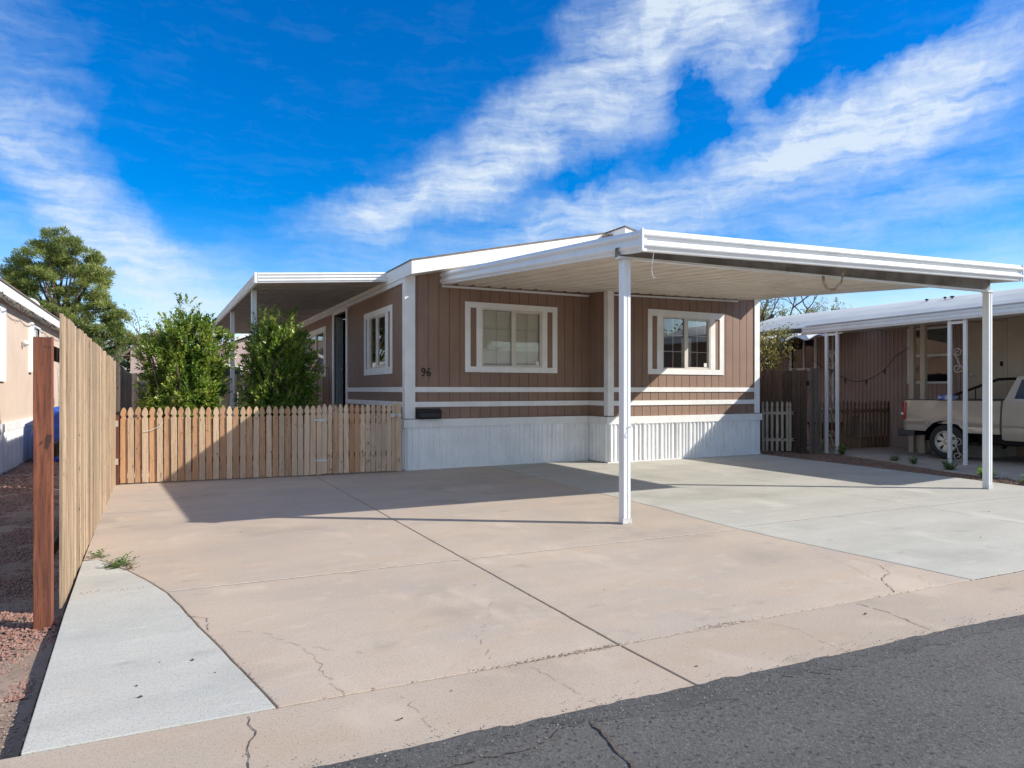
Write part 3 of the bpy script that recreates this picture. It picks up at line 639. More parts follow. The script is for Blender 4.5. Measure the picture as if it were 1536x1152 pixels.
def gutter(a, b, n2, h, rolls, mat_, parent, name='gutter', t=.06):
    """rolled edge rail from a to b (bottom points), n2 outward direction"""
    prof = [(-.01, -.012), (.035, -.012), (.040, 0)]
    for k in range(rolls):
        z0 = h*k/rolls; z1 = h*(k+1)/rolls
        for q in range(7):
            ph = PI*q/6; prof.append((.034+t*.55*math.sin(ph), z0+(z1-z0)*(.06+.88*q/6)))
    prof += [(.03, h), (-.01, h)]
    mb = MB(); k = len(prof); vs = []
    for p in (a, b):
        for o_, z in prof: vs.append((p[0]+n2[0]*o_, p[1]+n2[1]*o_, p[2]+z))
    mb.add(vs, [tuple(range(k))[::-1], tuple(range(k, 2*k))]+[(i, (i+1) % k, k+(i+1) % k, k+i) for i in range(k)])
    return obj(name, mb, mat_, parent)

CP = thing('carport', 'white metal carport over the driveway on two white posts', 'carport', (7.5, 5.5, 0))
def cpf(s, t, up=0):
    fl = Vector((4.30, 5.38, 2.80)); fr = Vector((10.43, 4.995, 2.905)); bl = Vector((4.45, YL-.03, 3.285)); br = Vector((11.0, YR-.03-.0, 3.335))
    p = fl.lerp(fr, s).lerp(bl.lerp(br, s), t); p.z += up; return tuple(p)
def cpf2(s, t, up=0):     # deck stops at the stepped wall
    p = Vector(cpf(s, 0, up)); q = Vector(cpf(s, 1, up)); yw = YL-.015 if p.lerp(q, .9).x < XJ else YR-.015
    k = (yw-p.y)/(q.y-p.y)
    return tuple(p.lerp(q, t*k))
deck(lambda s, t, up=0: (lambda q: (q[0], q[1], q[2]+.055*(1-t)))(cpf2(s, t, up)), 20, SHEET, CP)
fl, fr, bl, br = [Vector(cpf(*q)) for q in ((0, 0), (1, 0), (0, 1), (1, 1))]
def n2d(a, b): d = Vector((b.x-a.x, b.y-a.y)).normalized(); return (d.y, -d.x)
gutter(fl+(fl-fr).normalized()*.045, fr+(fr-fl).normalized()*.045, n2d(fl, fr), .205, 2, WMETAL, CP); gutter(fl+(fl-bl).normalized()*.045, Vector(cpf(0, .985)), n2d(bl, fl), .205, 2, WMETAL, CP); gutter(fr, br, n2d(fr, br), .20, 2, WMETAL, CP)
mb = MB()
mb.box(fl.x-.068, fl.x-.048, fl.y-.069, fl.y-.049, fl.z-.016, fl.z+.208); obj('corner_cap', mb, WMETAL, CP)
mb = MB(); mb.box(fr.x+.046, fr.x+.068, fr.y-.070, fr.y-.050, fr.z-.016, fr.z+.208); obj('corner_cap', mb, WMETAL, CP)
mb = MB(); mb.hexa([(4.46, YL-.045, 3.235), (7.60, YL-.045, 3.26), (7.60, YL-.013, 3.26), (4.46, YL-.013, 3.235)], [(4.46, YL-.045, 3.272), (7.60, YL-.045, 3.297), (7.60, YL-.013, 3.297), (4.46, YL-.013, 3.272)])
mb.hexa([(XJ+.106, YR-.045, 3.22), (11.0, YR-.045, 3.285), (11.0, YR-.013, 3.285), (XJ+.106, YR-.013, 3.22)], [(XJ+.106, YR-.045, 3.245), (11.0, YR-.045, 3.322), (11.0, YR-.013, 3.322), (XJ+.106, YR-.013, 3.245)])
obj('wall_ledger', mb, WMETAL, CP)
# beam: C channel over the posts
def beamseg(mb, o0, o1, z0, z1, za, zb):
    A0 = Vector((4.21, 5.728, 0)); B0 = Vector((10.47, 5.338, 0)); d = (B0-A0).normalized(); n = Vector((d.y, -d.x, 0))
    q = [A0+n*o0, B0+n*o0, B0+n*o1, A0+n*o1]
    mb.hexa([(q[0].x, q[0].y, z0), (q[1].x, q[1].y, z1), (q[2].x, q[2].y, z1), (q[3].x, q[3].y, z0)], [(q[0].x, q[0].y, za), (q[1].x, q[1].y, zb), (q[2].x, q[2].y, zb), (q[3].x, q[3].y, za)])
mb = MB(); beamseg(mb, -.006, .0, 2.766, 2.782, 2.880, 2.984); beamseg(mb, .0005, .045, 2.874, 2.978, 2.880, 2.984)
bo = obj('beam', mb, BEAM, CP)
mb = MB(); beamseg(mb, .0005, .050, 2.766, 2.782, 2.780, 2.796); beamseg(mb, .045, .050, 2.7805, 2.7965, 2.792, 2.808); obj('beam_flange', mb, WMETAL, bo)
def post_profile(w):
    h = w/2; g = .010; gd = .006; P = []
    for sx, sy, ax in ((-1, -1, 0), (1, -1, 1), (1, 1, 2), (-1, 1, 3)):
        c = [(-h, -h), (h, -h), (h, h), (-h, h)][ax]; nx = [(h, -h), (h, h), (-h, h), (-h, -h)][ax]
        d = ((nx[0]-c[0])/w, (nx[1]-c[1])/w); inn = (-d[1], d[0])
        P.append(c)
        for a, b in ((h-g, 0), (h-g*.6, gd), (h+g*.6, gd), (h+g, 0)): P.append((c[0]+d[0]*a+inn[0]*b, c[1]+d[1]*a+inn[1]*b))
    return P
for (px, py, zt) in ((4.324, 5.717, 2.763), (10.403, 5.342, 2.780)):
    mb = MB(); mb.prism(post_profile(.086), .004, zt, lambda a, b, d: (px+a, py+b, d)); p = obj('post', mb, WMETAL, CP)
    mb = MB(); mb.box(px-.06, px+.055, py-.05, py-.044, .004, .06); obj('foot_bracket', mb, GALV, p); mb = MB(); mb.box(px-.09, px+.06, py-.055, py+.045, zt+.0005, zt+.004); obj('cap_plate', mb, GALV, p)
mb = MB(); mb.tube([(4.372, 5.667, 1.02), (4.40, 5.62, 1.06), (4.43, 5.60, 1.045), (4.46, 5.56, 1.055), (4.50, 5.55, 1.04)], .004, 6); mb.tube([(4.38, 5.668, 1.0), (4.40, 5.65, 1.04), (4.35, 5.65, 1.03)], .004, 6); obj('tie_string', mb, WHITE, CP)
mb = MB(); mb.tube([(4.37, 5.30, 2.79), (4.385, 5.34, 2.70), (4.39, 5.36, 2.60), (4.42, 5.37, 2.53), (4.445, 5.36, 2.54)], .0035, 6); obj('hanging_wire', mb, WHITE, CP)
mb = MB(); hx = 7.30; hy = 5.50
mb.tube([(hx+.06, hy-.10, 2.93), (hx+.055, hy-.11, 2.80), (hx+.04, hy-.10, 2.70), (hx-.03, hy-.06, 2.62), (hx-.12, hy-.03, 2.62), (hx-.17, hy-.02, 2.70), (hx-.16, hy, 2.78)], .017, 8); obj('rusty_hook_strap', mb, RUST, CP, smooth=True)

# side awning
AW = thing('patio_awning', 'white edged metal patio awning along the left side of the house', 'awning', (2.6, 18, 0))
def awf(s, t, up=0):       # s along y (ribs run along x = t)
    y = 12.24+13.3*s; x = 1.48+(3.80-1.48)*t; rise = .012*(y-12.2)
    return (x, y, 3.24+.195*t+rise*(1-t)*.9+up)
deck(awf, 44, SHEETD, AW, h=.04)
a, b, c, d = [Vector(awf(*q)) for q in ((0, 0), (0, 1), (1, 0), (1, 1))]
gutter(a, b, (0, -1), .165, 3, WMETAL, AW, t=.035); gutter(a, c, (-1, 0), .165, 3, WMETAL, AW, t=.035); gutter(c, d, (0, 1), .16, 3, WMETAL, AW, t=.035)
mb = MB(); mb.box(a.x-.055, a.x-.008, a.y-.057, a.y-.008, a.z-.016, a.z+.168); obj('corner_cap', mb, WMETAL, AW)
for y in (13.35, 17.55, 22.6):
    mb = MB(); mb.prism(post_profile(.09), .0, awf((y-12.24)/13.3, .02)[2]-.002, lambda a, b, d: (1.55+a, y+b, d)); obj('post', mb, WMETAL, AW)

# steps with railing by the door
ST = thing('porch_landing', 'porch landing with thin metal railing beside the open side door', 'steps', (3.2, 16, 0))
mb = MB(); mb.box(2.7, 3.73, 15.3, 17.0, 0, .80); mb.box(2.4, 2.7, 15.3, 17.0, 0, .53); mb.box(2.1, 2.4, 15.3, 17.0, 0, .26); obj('step_block', mb, NCONC, ST, bevel=.01)
mb = MB(); mb.tube([(2.75, 16.95, .8), (2.75, 16.95, 1.93), (3.72, 16.95, 1.95), (3.72, 16.95, .8)], .018, 8)
for k in range(1, 7): mb.tube([(2.75+k*.139, 16.95, .84), (2.75+k*.139, 16.95, 1.92)], .010, 6)
obj('railing', mb, mat('rail_metal', (.16, .14, .12), .5), ST)

# ------------------------------------------------------------------ wooden fences
def gothic(w, h):
    k = w/2
    half = [(k, 0), (k, h-.165), (k*.72, h-.155), (k*.60, h-.142), (k*.66, h-.128), (k*.98, h-.112), (k, h-.095), (k*.88, h-.060), (k*.52, h-.022), (k*.2, h-.002)]
    return half+[(-a, b) for a, b in half[::-1]]
def picket(parent, x, y, d, w, h, off, m_, r, shape=gothic, t=.018, z0=.02, name='picket'):
    """d = unit direction of the fence, off = offset toward -normal"""
    n = (-d[1], d[0]); tl = r.uniform(-.006, .006); mb = MB(); a0 = r.uniform(-.0025, .0025)
    mb.prism(shape(w, h), off, off+t, lambda a, b, q: (x+d[0]*(a+tl*b)+n[0]*(q+a0*b), y+d[1]*(a+tl*b)+n[1]*(q+a0*b), z0+b))
    return obj(name, mb, m_, parent)
NAIL = mat('nail_rust', (.06, .04, .03), .7)
def rail(parent, p0, p1, d, off, t, z0, z1, m_, name='rail'):
    n = (-d[1], d[0]); mb = MB()
    lo = [(p0[0]+n[0]*off, p0[1]+n[1]*off, z0), (p1[0]+n[0]*off, p1[1]+n[1]*off, z0), (p1[0]+n[0]*(off+t), p1[1]+n[1]*(off+t), z0), (p0[0]+n[0]*(off+t), p0[1]+n[1]*(off+t), z0)]
    mb.hexa(lo, [(a, b, z1) for a, b, c in lo]); return obj(name, mb, m_, parent)
def unit(p0, p1): v = Vector((p1[0]-p0[0], p1[1]-p0[1])); L_ = v.length; v.normalize(); return (v.x, v.y), L_
fr_ = random.Random(21)
P0 = (-.53, 11.49); P1 = (2.30, 11.20); P2 = (3.655, 11.055)
PF = thing('picket_fence', 'light cedar picket fence closing the driveway behind the shadow edge', 'fence', (.9, 11.35, 0))
dd, LL = unit(P0, P1); n_ = int(LL/.0965)
for i in range(n_+1):
    q = i*.0965+.05; back = i % 2 == 0
    picket(PF, P0[0]+dd[0]*q, P0[1]+dd[1]*q, dd, .086 if back else .080, 1.125+fr_.uniform(-.010, .010), .017 if back else 0, (CEDARB if back and i < 26 else CEDAR), fr_)
for z in (.28, .86): rail(PF, P0, P1, dd, .0365, .035, z, z+.085, RAILW)
mb = MB(); mb.box(-.60, -.535, 11.47, 11.56, 0, 1.03); obj('post', mb, REDW, PF)
mb = MB(); mb.box(P1[0]-.05, P1[0]+.04, P1[1]+.073, P1[1]+.16, 0, 1.08); obj('post', mb, CEDAR, PF)
for z in (.30, .86):
    mb = MB(); mb.box(-.585, -.545, 11.462, 11.469, z, z+.09); obj('rail_bracket', mb, BEIGE, PF)
mb = MB(); mb.tube([(-.22, 11.44, .78), (-.12, 11.425, .80), (.0, 11.41, .86), (.04, 11.405, .92)], .004, 6); obj('stuck_string', mb, WHITE, PF)
GT = thing('picket_gate', 'cedar picket gate with two strap hinges and a latch beside the house corner', 'gate', (2.95, 11.13, 0))
dg, LG = unit(P1, P2)
k = 0; q = .085
while q < LG-.12:
    w = .074 if k % 2 else .078
    picket(GT, P1[0]+dg[0]*q, P1[1]+dg[1]*q, dg, w, 1.135+fr_.uniform(-.010, .010), .020 if k % 2 else 0, CEDAR if fr_.random() < .7 else CEDARB, fr_, z0=.03, t=.016); q += .0885; k += 1
for z in (.28, .84): rail(GT, (P1[0]+dg[0]*.06, P1[1]+dg[1]*.06), (P2[0]-dg[0]*.16, P2[1]-dg[1]*.16), dg, .0365, .035, z, z+.085, RAILW)
for z in (.22, .88):
    mb = MB(); mb.prism([(-.14, .0), (-.02, -.018), (.0, -.022), (.02, -.018), (.14, 0), (.02, .018), (-.02, .018)], .002, .006, lambda a, b, d: (P1[0]+.03+dg[0]*a-dg[1]*-0, P1[1]+dg[1]*(a+.03)-d, z+b+.03)); mb.tube([(P1[0]+.03, P1[1]-.010, z-.0), (P1[0]+.03, P1[1]-.010, z+.06)], .008, 8)
    obj('strap_hinge', mb, GALV, GT)
mb = MB(); lx, ly = P2[0]-.14, P2[1]+.0105; mb.box(lx-.05, lx+.03, ly-.012, ly-.002, .945, .995); mb.tube([(lx-.06, ly-.02, .985), (lx+.10, ly-.03, .975)], .007, 8); mb.tube([(lx-.01, ly-.02, .94), (lx-.01, ly-.02, 1.01)], .007, 8)
mb.box(lx+.075, lx+.125, ly-.026, ly-.014, .95, 1.0); obj('latch', mb, GALV, GT)
flatp = lambda w, h: [(-w/2, 0), (w/2, 0), (w/2, h), (-w/2, h)]
picket(GT, P2[0]-.05, P2[1]+.005, dg, .092, 1.15, -.012, CEDAR, fr_, shape=flatp, name='latch_board', t=.02)

def boards(parent, p0, p1, h, m_, seed, w=(.085, .14), z0=-.03, t=.016, gap=.005, hj=.020, tilt=.006, hf=None):
    d, L_ = unit(p0, p1); r = random.Random(seed); q = 0
    while q < L_-.03:
        ww = min(r.uniform(*w), L_-q); hh = (h if hf is None else hf(q))+r.uniform(-hj, hj)
        picket(parent, p0[0]+d[0]*(q+ww/2), p0[1]+d[1]*(q+ww/2), d, ww-gap-r.uniform(0, .003), hh-z0, r.uniform(-tilt, tilt), m_, r, shape=flatp, t=t, z0=z0, name='board'); q += ww
TF = thing('board_fence', 'tall weathered board fence sunlit along the left of the driveway', 'fence', (-.61, 8.3, 0))
boards(TF, (-.598, 11.42), (-.582, 5.27), 1.86, TALLW, 5, hf=lambda q: 1.815+.014*q)
for z in (.30, .95, 1.60): rail(TF, (-.60, 11.4), (-.60, 5.12), (0, -1), -.056, .036, z, z+.09, RAILW)
for y in (8.1, 10.8):
    mb = MB(); mb.box(-.745, -.66, y, y+.085, -.07, 1.78); obj('post', mb, REDW, TF)
mb = MB(); mb.hexa([(-.578, 8.32, 1.38), (-.578, 8.36, 1.38), (-.570, 8.36, 1.38), (-.570, 8.32, 1.38)], [(-.578, 8.70, 1.78), (-.578, 8.74, 1.78), (-.570, 8.74, 1.78), (-.570, 8.70, 1.78)]); obj('loose_batten', mb, TALLW, TF)
RP = MB(); RP.box(-.685, -.590, 4.98, 5.075, -.10, 1.725)
o = obj('fence_post', RP, REDW, bevel=.004); tag(o, 'reddish square wooden post at the near end of the tall fence', 'post')
BF = thing('board_fence', 'shaded continuation of the tall board fence beyond the picket fence', 'fence', (-.62, 15, 0))
boards(BF, (-.60, 18.0), (-.60, 11.62), 1.77, TALLW, 6)
for z in (.3, 1.5): rail(BF, (-.60, 18), (-.60, 11.62), (0, -1), -.056, .036, z, z+.09, RAILW)
mb = MB(); mb.box(-.62, -.53, 11.565, 11.61, -.05, 1.82); obj('post', mb, DARKW, BF)
CF = thing('board_fence', 'tan board fence across the far end of the yard behind the bushes', 'fence', (1.6, 18.1, 0))
boards(CF, (-.59, 18.1), (3.70, 18.1), 1.78, CEDAR, 8, w=(.13, .145))
for z in (.3, 1.5): rail(CF, (-.59, 18.1), (3.7, 18.1), (1, 0), .022, .036, z, z+.09, RAILW)

# right hand fences
DF = thing('board_fence', 'dark weathered board fence right of the house wall', 'fence', (12.8, 11, 0))
boards(DF, (12.82, 11.75), (12.76, 10.25), 1.86, DARKW, 9, w=(.10, .14))
boards(DF, (12.70, 10.13), (12.90, 10.03), 1.90, DARKW, 10, w=(.05, .06))
rail(DF, (12.8, 11.7), (12.8, 10.2), (0, -1), .03, .04, 1.5, 1.6, DARKW)
boards(DF, (11.66, 11.78), (12.80, 11.78), 1.86, DARKW, 11, w=(.10, .14))
GG = thing('picket_gate', 'small grey picket gate between the house corner and dark fence', 'gate', (12.3, 10.7, 0))
ga, gb = (12.02, 10.80), (12.64, 10.47); dg2, L2 = unit(ga, gb)
for i, q in enumerate((.0, .085, .20, .315, .43, .54, .605)):
    picket(GG, ga[0]+dg2[0]*q, ga[1]+dg2[1]*q, dg2, .055, 1.12, 0, GREYW, fr_, t=.016, z0=.03)
for z in (.25, .85): rail(GG, (ga[0]-.02, ga[1]+.01), gb, dg2, .017, .03, z, z+.06, GREYW)
for z in (.27, .87):
    mb = MB(); mb.box(gb[0]-.06, gb[0]+.05, gb[1]-.012, gb[1]-.004, z, z+.03); obj('hinge', mb, BLACK, GG)

# ------------------------------------------------------------------ shrubs and trees
def leaf(mb, c, d, n, L_, w):
    s = d.cross(n)
    if s.length < 1e-5: return
    s.normalize(); up = s.cross(d)
    mb.add([c, c+d*L_*.5+s*w*.5+up*w*.12, c+d*L_, c+d*L_*.5-s*w*.5+up*w*.12], [(0, 1, 2), (0, 2, 3)])
def rv(r):
    while True:
        v = Vector((r.uniform(-1, 1), r.uniform(-1, 1), r.uniform(-1, 1)))
        if .05 < v.length < 1: return v.normalized()
def shrub(label, cx, cy, lobes, seed, nshoot):
    r = random.Random(seed); T = thing('shrub', label, 'shrub', (cx, cy, 0), group='glossy green shrubs behind the picket fence')
    mb = MB(); sb = MB(); tw = sum(l[3]*l[4]*l[5] for l in lobes)
    for i in range(nshoot):
        t = r.random()*tw
        for l in lobes:
            t -= l[3]*l[4]*l[5]
            if t <= 0: break
        d = rv(r); rad = (.45+.55*r.random()**.5)
        c = Vector((cx+l[0]+d.x*l[3]*rad, cy+l[1]+d.y*l[4]*rad, l[2]+d.z*l[5]*rad))
        c += Vector((mnoise.noise(c*3.1), mnoise.noise(c*3.1+Vector((9, 0, 0))), mnoise.noise(c*3.1+Vector((0, 9, 0)))))*.16
        if c.z < .15: continue
        g = (d*.75+Vector((0, 0, .75))+rv(r)*.45).normalized(); L_ = r.uniform(.10, .22)
        if rad > .8 and r.random() < .5: sb.tube([c-g*.12, c+g*L_], .004, 4, False)
        for k in range(11):
            q = k/10; a = k*2.4+r.random(); s = g.orthogonal().normalized(); s.rotate(Matrix.Rotation(a, 3, g))
            ld = (s*(1-.5*q)+g*(.35+.6*q)+rv(r)*.22).normalized()
            leaf(mb, c+g*L_*q, ld, g, r.uniform(.052, .085), r.uniform(.026, .040))
    for i in range(7):
        a = r.random()*6.28; p = [Vector((cx+.1*math.cos(a), cy+.1*math.sin(a), 0))]
        for k in range(1, 6): p.append(p[-1]+Vector((.07*math.cos(a), .07*math.sin(a), .38))+rv(r)*.05)
        sb.tube(p, [.022-.003*k for k in range(6)], 6)
    obj('foliage', mb, LEAF, T, fix=False); obj('stem', sb, BARK, T, fix=False)
    return T
shrub('larger glossy green bush behind the picket fence, nearest the tall fence', .37, 12.8,
      [(0, 0, 1.35, .50, .46, .75), (.03, 0, 2.15, .40, .36, .50), (-.30, 0, 1.95, .32, .3, .48), (.36, 0, 2.0, .30, .30, .48), (-.40, -.1, 1.15, .24, .25, .26), (.34, 0, 1.45, .26, .3, .45), (.02, 0, 2.66, .12, .12, .26), (.30, 0, 2.50, .13, .12, .22), (-.25, 0, 2.42, .12, .12, .18)], 31, 2100)
shrub('smaller glossy green bush behind the picket fence, nearest the house', 1.86, 12.8,
      [(.04, 0, 1.4, .46, .44, .7), (-.05, 0, 2.1, .38, .32, .48), (.26, 0, 2.1, .30, .28, .46), (-.34, 0, 1.15, .24, .26, .36), (.44, 0, 1.55, .28, .28, .48), (-.20, 0, 2.55, .12, .11, .22), (.20, 0, 2.56, .13, .12, .20), (-.32, 0, 1.75, .2, .2, .3)], 32, 1900)

def limb(mb, r, p, d, L_, rad, depth, tips, bend=.25, spl=3, ratio=.68):
    pts = [p]; n = 5; c = Vector(p)
    for k in range(n):
        d = (d+rv(r)*bend+Vector((0, 0, .04))).normalized(); c = c+d*L_/n; pts.append(c.copy())
    mb.tube(pts, [rad*(1-.45*k/n) for k in range(n+1)], 6 if rad > .03 else 4, False)
    if depth == 0: tips.append((c, d)); return
    if depth <= 2: tips.append((pts[3], d))
    for k in range(spl):
        nd = (d+rv(r)*.85).normalized(); limb(mb, r, pts[r.randint(3, n)], nd, L_*ratio*r.uniform(.8, 1.15), rad*.52, depth-1, tips, bend, spl, ratio)

def pine(label, base, f, seed):
    """f = (scale, list of (dx, z, r)) crown masses in metres"""
    r = random.Random(seed); T = thing('pine_tree', label, 'tree', base)
    bx, by, bz = base; tb = MB(); nb = MB()
    top = max(z for x, z, q in f)
    tr = [Vector((bx+.35*math.sin(k*.6)*k*.12, by, bz+k*top/9)) for k in range(10)]
    tb.tube(tr, [.34-.03*k for k in range(10)], 10)
    for x, z, q in f:
        for j in range(3):
            a = r.random()*6.28; e = Vector((bx+x*.9+.5*q*math.cos(a), by+.9*q*math.sin(a), z+r.uniform(-.3, .2)*q)); k = max(1, min(8, int((z-bz)*.72/(top-bz)*9))); s = tr[k]
            m = (s+e)/2+Vector((0, 0, -.15*q)); tb.tube([s, m, e], [.11, .06, .02], 6, False)
        n = int(15*q*q)+5
        for i in range(n):
            d = rv(r); c = Vector((bx+x+d.x*q*.86, by+d.y*q*1.0, z+d.z*q*.80)); cr = r.uniform(.24, .46)
            for k in range(int(150*cr/.42)):
                e = rv(r); e.z = e.z*.8+.15
                p = c+Vector((e.x*cr, e.y*cr, e.z*cr*.72))*(r.random()**.4)
                for m2 in range(2):
                    nd = (e*.55+Vector((0, 0, .6))+rv(r)*.8).normalized(); leaf(nb, p, nd, rv(r), r.uniform(.16, .30), .035)
    obj('trunk', tb, BARK, T, fix=False); obj('crown', nb, NEEDLE, T, fix=False)
def pm(px, py, t=36): 
    """crown mass given as offsets measured on the tree: metres from the trunk and height"""
    return ((px-90)*t/1010, 1.4+(585-py)*t/1010)
masses = [(88, 372, 34), (62, 392, 32), (118, 392, 34), (140, 402, 24), (95, 415, 40), (135, 432, 28), (55, 420, 30), (30, 410, 20), (22, 440, 18), (40, 456, 22), (70, 470, 24), (105, 470, 26), (150, 455, 20), (150, 488, 28), (118, 505, 26), (172, 478, 18), (182, 505, 18), (140, 525, 20), (175, 530, 14), (95, 540, 22), (50, 500, 22), (205, 508, 13)]
PB = (-4.74, 43.1, -.13)
RC = Vector((math.cos(R(YAW)), -math.sin(R(YAW))))
pine('large rounded pine tree behind the left house roof', PB, [((px-90)*36/1010*RC.x*1.0+0, 1.4+(585-py)*36/1010, q*.82*36/1010) for px, py, q in masses], 41)

def sparse_tree(label, base, h, seed, leafm, nleaf, spread, lsize, lw, trunk=.16, first=.3, group=None, depth=4, name='tree', drop=0.0, r0=.35, near=.28):
    r = random.Random(seed); T = thing(name, label, 'tree', base, group=group); tb = MB(); lb = MB(); tips = []
    b = Vector(base)
    tb.tube([b, b+Vector((.05, 0, h*first))], [trunk, trunk*.8], 8)
    for k in range(5):
        a = k*1.256+r.random(); limb(tb, r, b+Vector((.05, 0, h*first*.98)), Vector((math.cos(a)*spread, math.sin(a)*spread, 1)).normalized(), h*r0, trunk*.5, depth-1, tips, .3, 3, .66)
    for c, d in tips:
        for k in range(nleaf):
            p = c+rv(r)*r.random()*r0*h*near; nd = (rv(r)+Vector((0, 0, -drop))).normalized(); leaf(lb, p, nd, rv(r), lsize*r.uniform(.6, 1.2), lw)
    obj('trunk', tb, BARK, T, fix=False); obj('crown', lb, leafm, T, fix=False); return T
sparse_tree('wispy bare-topped tree showing above the carport roof and behind the brown neighbour house', (18.5, 17.6, -.13), 7.7, 51, MESQ, 8, .65, .08, .024, .21, .25, depth=5, r0=.34, near=.035)
sparse_tree('bushy olive green tree behind the corrugated awning right of the house', (18.4, 16.9, -.13), 5.3, 52, MESQ, 120, 1.2, .11, .036, .13, .3, depth=4, r0=.30, near=.26)
sparse_tree('low olive tree peeking over the pale neighbour roof, left of the roof vents', (20.9, 16.6, -.13), 5.0, 57, MESQ, 60, 1.2, .11, .034, .12, .3, depth=4, r0=.28, near=.24)
T = thing('citrus_tree', 'yellowing leafy branches hanging by the right end of the house', 'tree', (14.15, 12.65, -.13)); r = random.Random(53); tb = MB(); lb = MB(); tips = []
tb.tube([Vector((14.15, 12.65, -.13)), Vector((14.15, 12.6, 1.7))], [.07, .05], 8)
for k in range(6):
    a = k*1.05+r.random(); limb(tb, r, Vector((14.15, 12.6, 1.65)), Vector((math.cos(a)*.7, math.sin(a)*.7, 1)).normalized(), .85, .035, 2, tips, .3, 3, .7)
for c, d in tips:
    for k in range(34): leaf(lb, c+rv(r)*r.random()*.26, (rv(r)+Vector((0, 0, -.4))).normalized(), rv(r), r.uniform(.06, .11), .035)
obj('trunk', tb, BARK, T, fix=False); obj('crown', lb, YLEAF, T, fix=False)
sparse_tree('small feathery tree between the pine and the larger bush', (.15, 20.6, -.13), 3.9, 54, MESQ, 22, .7, .10, .025, .07, .35, depth=3, r0=.33)

def palm(label, base, h, seed, sc=1.0):
    r = random.Random(seed); T = thing('palm_tree', label, 'tree', base); tb = MB(); lb = MB(); b = Vector(base)
    tb.tube([b, b+Vector((0, 0, h*.5)), b+Vector((.05, 0, h))], [.2*sc, .15*sc, .13*sc], 8); top = b+Vector((.05, 0, h))
    for k in range(26):
        a = k*2.4; el = r.uniform(-.3, 1.2); d = Vector((math.cos(a)*math.cos(el), math.sin(a)*math.cos(el), math.sin(el)))
        for j in range(14):
            s = d.orthogonal().normalized(); s.rotate(Matrix.Rotation(j*.45, 3, d)); leaf(lb, top+d*.25*sc*(j/7), (d+s*.38+Vector((0, 0, -.15))).normalized(), s, .95*sc*r.uniform(.8, 1.1), .05*sc)
    obj('trunk', tb, BARK, T, fix=False); obj('crown', lb, WEEDP, T, fix=False)
WEEDP = leafmat('palm_leaf', (.06, .09, .04), (.13, .17, .08), (.25, .27, .15), .5, .2, 2)
palm('small distant fan palm beyond the fence beside the larger bush', (-1.6, 41.0, -.13), 2.6, 61)

# weeds
def weed(label, x, y, z, size, n, m_, seed, upr=.25, name='weed', leafw=.16, group=None):
    r = random.Random(seed); mb = MB()
    for k in range(n):
        a = r.random()*6.28; el = abs(r.gauss(upr, .25)); d = Vector((math.cos(a)*math.cos(el), math.sin(a)*math.cos(el), math.sin(el)))
        L_ = size*r.uniform(.5, 1.1); c = Vector((x, y, z+.004))
        for j in range(5):
            s = Vector((-d.y, d.x, .15)).normalized()*(1 if j % 2 else -1)
            leaf(mb, c+d*L_*(.2+.16*j), (d*.8+s*.7+rv(r)*.2).normalized(), Vector((0, 0, 1)), L_*.32, L_*leafw)
        leaf(mb, c, d, Vector((0, 0, 1)), L_, L_*leafw*.5)
    o = obj(name, mb, m_, fix=False); tag(o, label, 'weed', group); return o
weed('green rosette weed in the crack at the tip of the pale concrete wedge', -.27, 6.18, 0, .13, 34, WEED, 71, .08)
weed('low weed in the crack against the foot of the tall fence', -.47, 6.62, 0, .11, 14, WEED, 72, .1)
weed('tiny dried weed in the crack next to the green rosette weed', -.20, 6.02, 0, .09, 6, DRYL, 73, .1)
weed('bright green weed beside the right carport post', 11.73, 6.05, -.03, .20, 40, BRIGHTW, 74, .8, leafw=.3)
weed('bright green leafy weed at the right edge of the picture by the driveway', 11.60, 5.30, -.03, .22, 50, BRIGHTW, 75, .6, leafw=.3)
weed('dull green weed tuft at the foot of the nearer scroll-work post', 12.35, 6.95, -.03, .22, 40, WEED, 76, .7)
weed('thin weed tuft on the slab edge under the truck tailgate', 12.95, 8.35, -.03, .18, 26, WEED, 77, .8)
weed('thin weed tuft beside the farther scroll-work post', 13.22, 9.70, -.03, .24, 24, WEED, 78, .95)
weed('small weed tuft in the middle of the mulch strip', 12.70, 7.80, -.03, .17, 22, WEED, 79, .8)
# dry leaves
lr = random.Random(90)
spots = [(2.749, 3.864), (2.41, 2.585), (-.098, 3.637), (-.081, 3.496), (.392, 3.532), (.242, 3.628), (.0, 3.9), (.15, 3.85), (2.0, 4.4), (1.3, 4.1), (3.3, 3.2), (4.6, 4.3), (3.9, 2.7), (1.2, 2.9), (6.6, 5.2), (7.4, 6.1), (8.4, 4.3), (10.6, 7.6), (9.0, 8.8), (4.1, 6.1), (4.4, 5.95), (1.9, 6.9), (.7, 7.1), (2.9, 9.9), (6.9, 3.6), (.9, 2.75)]
l0 = None
for x, y in spots:
    if l0 is None:
        mb = MB(); mb.add([(-.014, 0, .004), (-.004, -.008, .009), (.012, -.003, .003), (.016, .002, .010), (.002, .008, .002)], [(0, 1, 2), (0, 2, 4), (2, 3, 4)])
        l0 = obj('dry_leaf', mb, DRYL, fix=False); tag(l0, 'tiny dark dry leaf lying on the concrete', 'leaf', 'dry leaves scattered on the driveway'); c = l0
    else: c = l0.copy(); COL.objects.link(c)
    c.location = (x, y, .002); c.rotation_euler = (0, 0, lr.random()*6.28); s = lr.uniform(.45, 1.0); c.scale = (s, s, s)

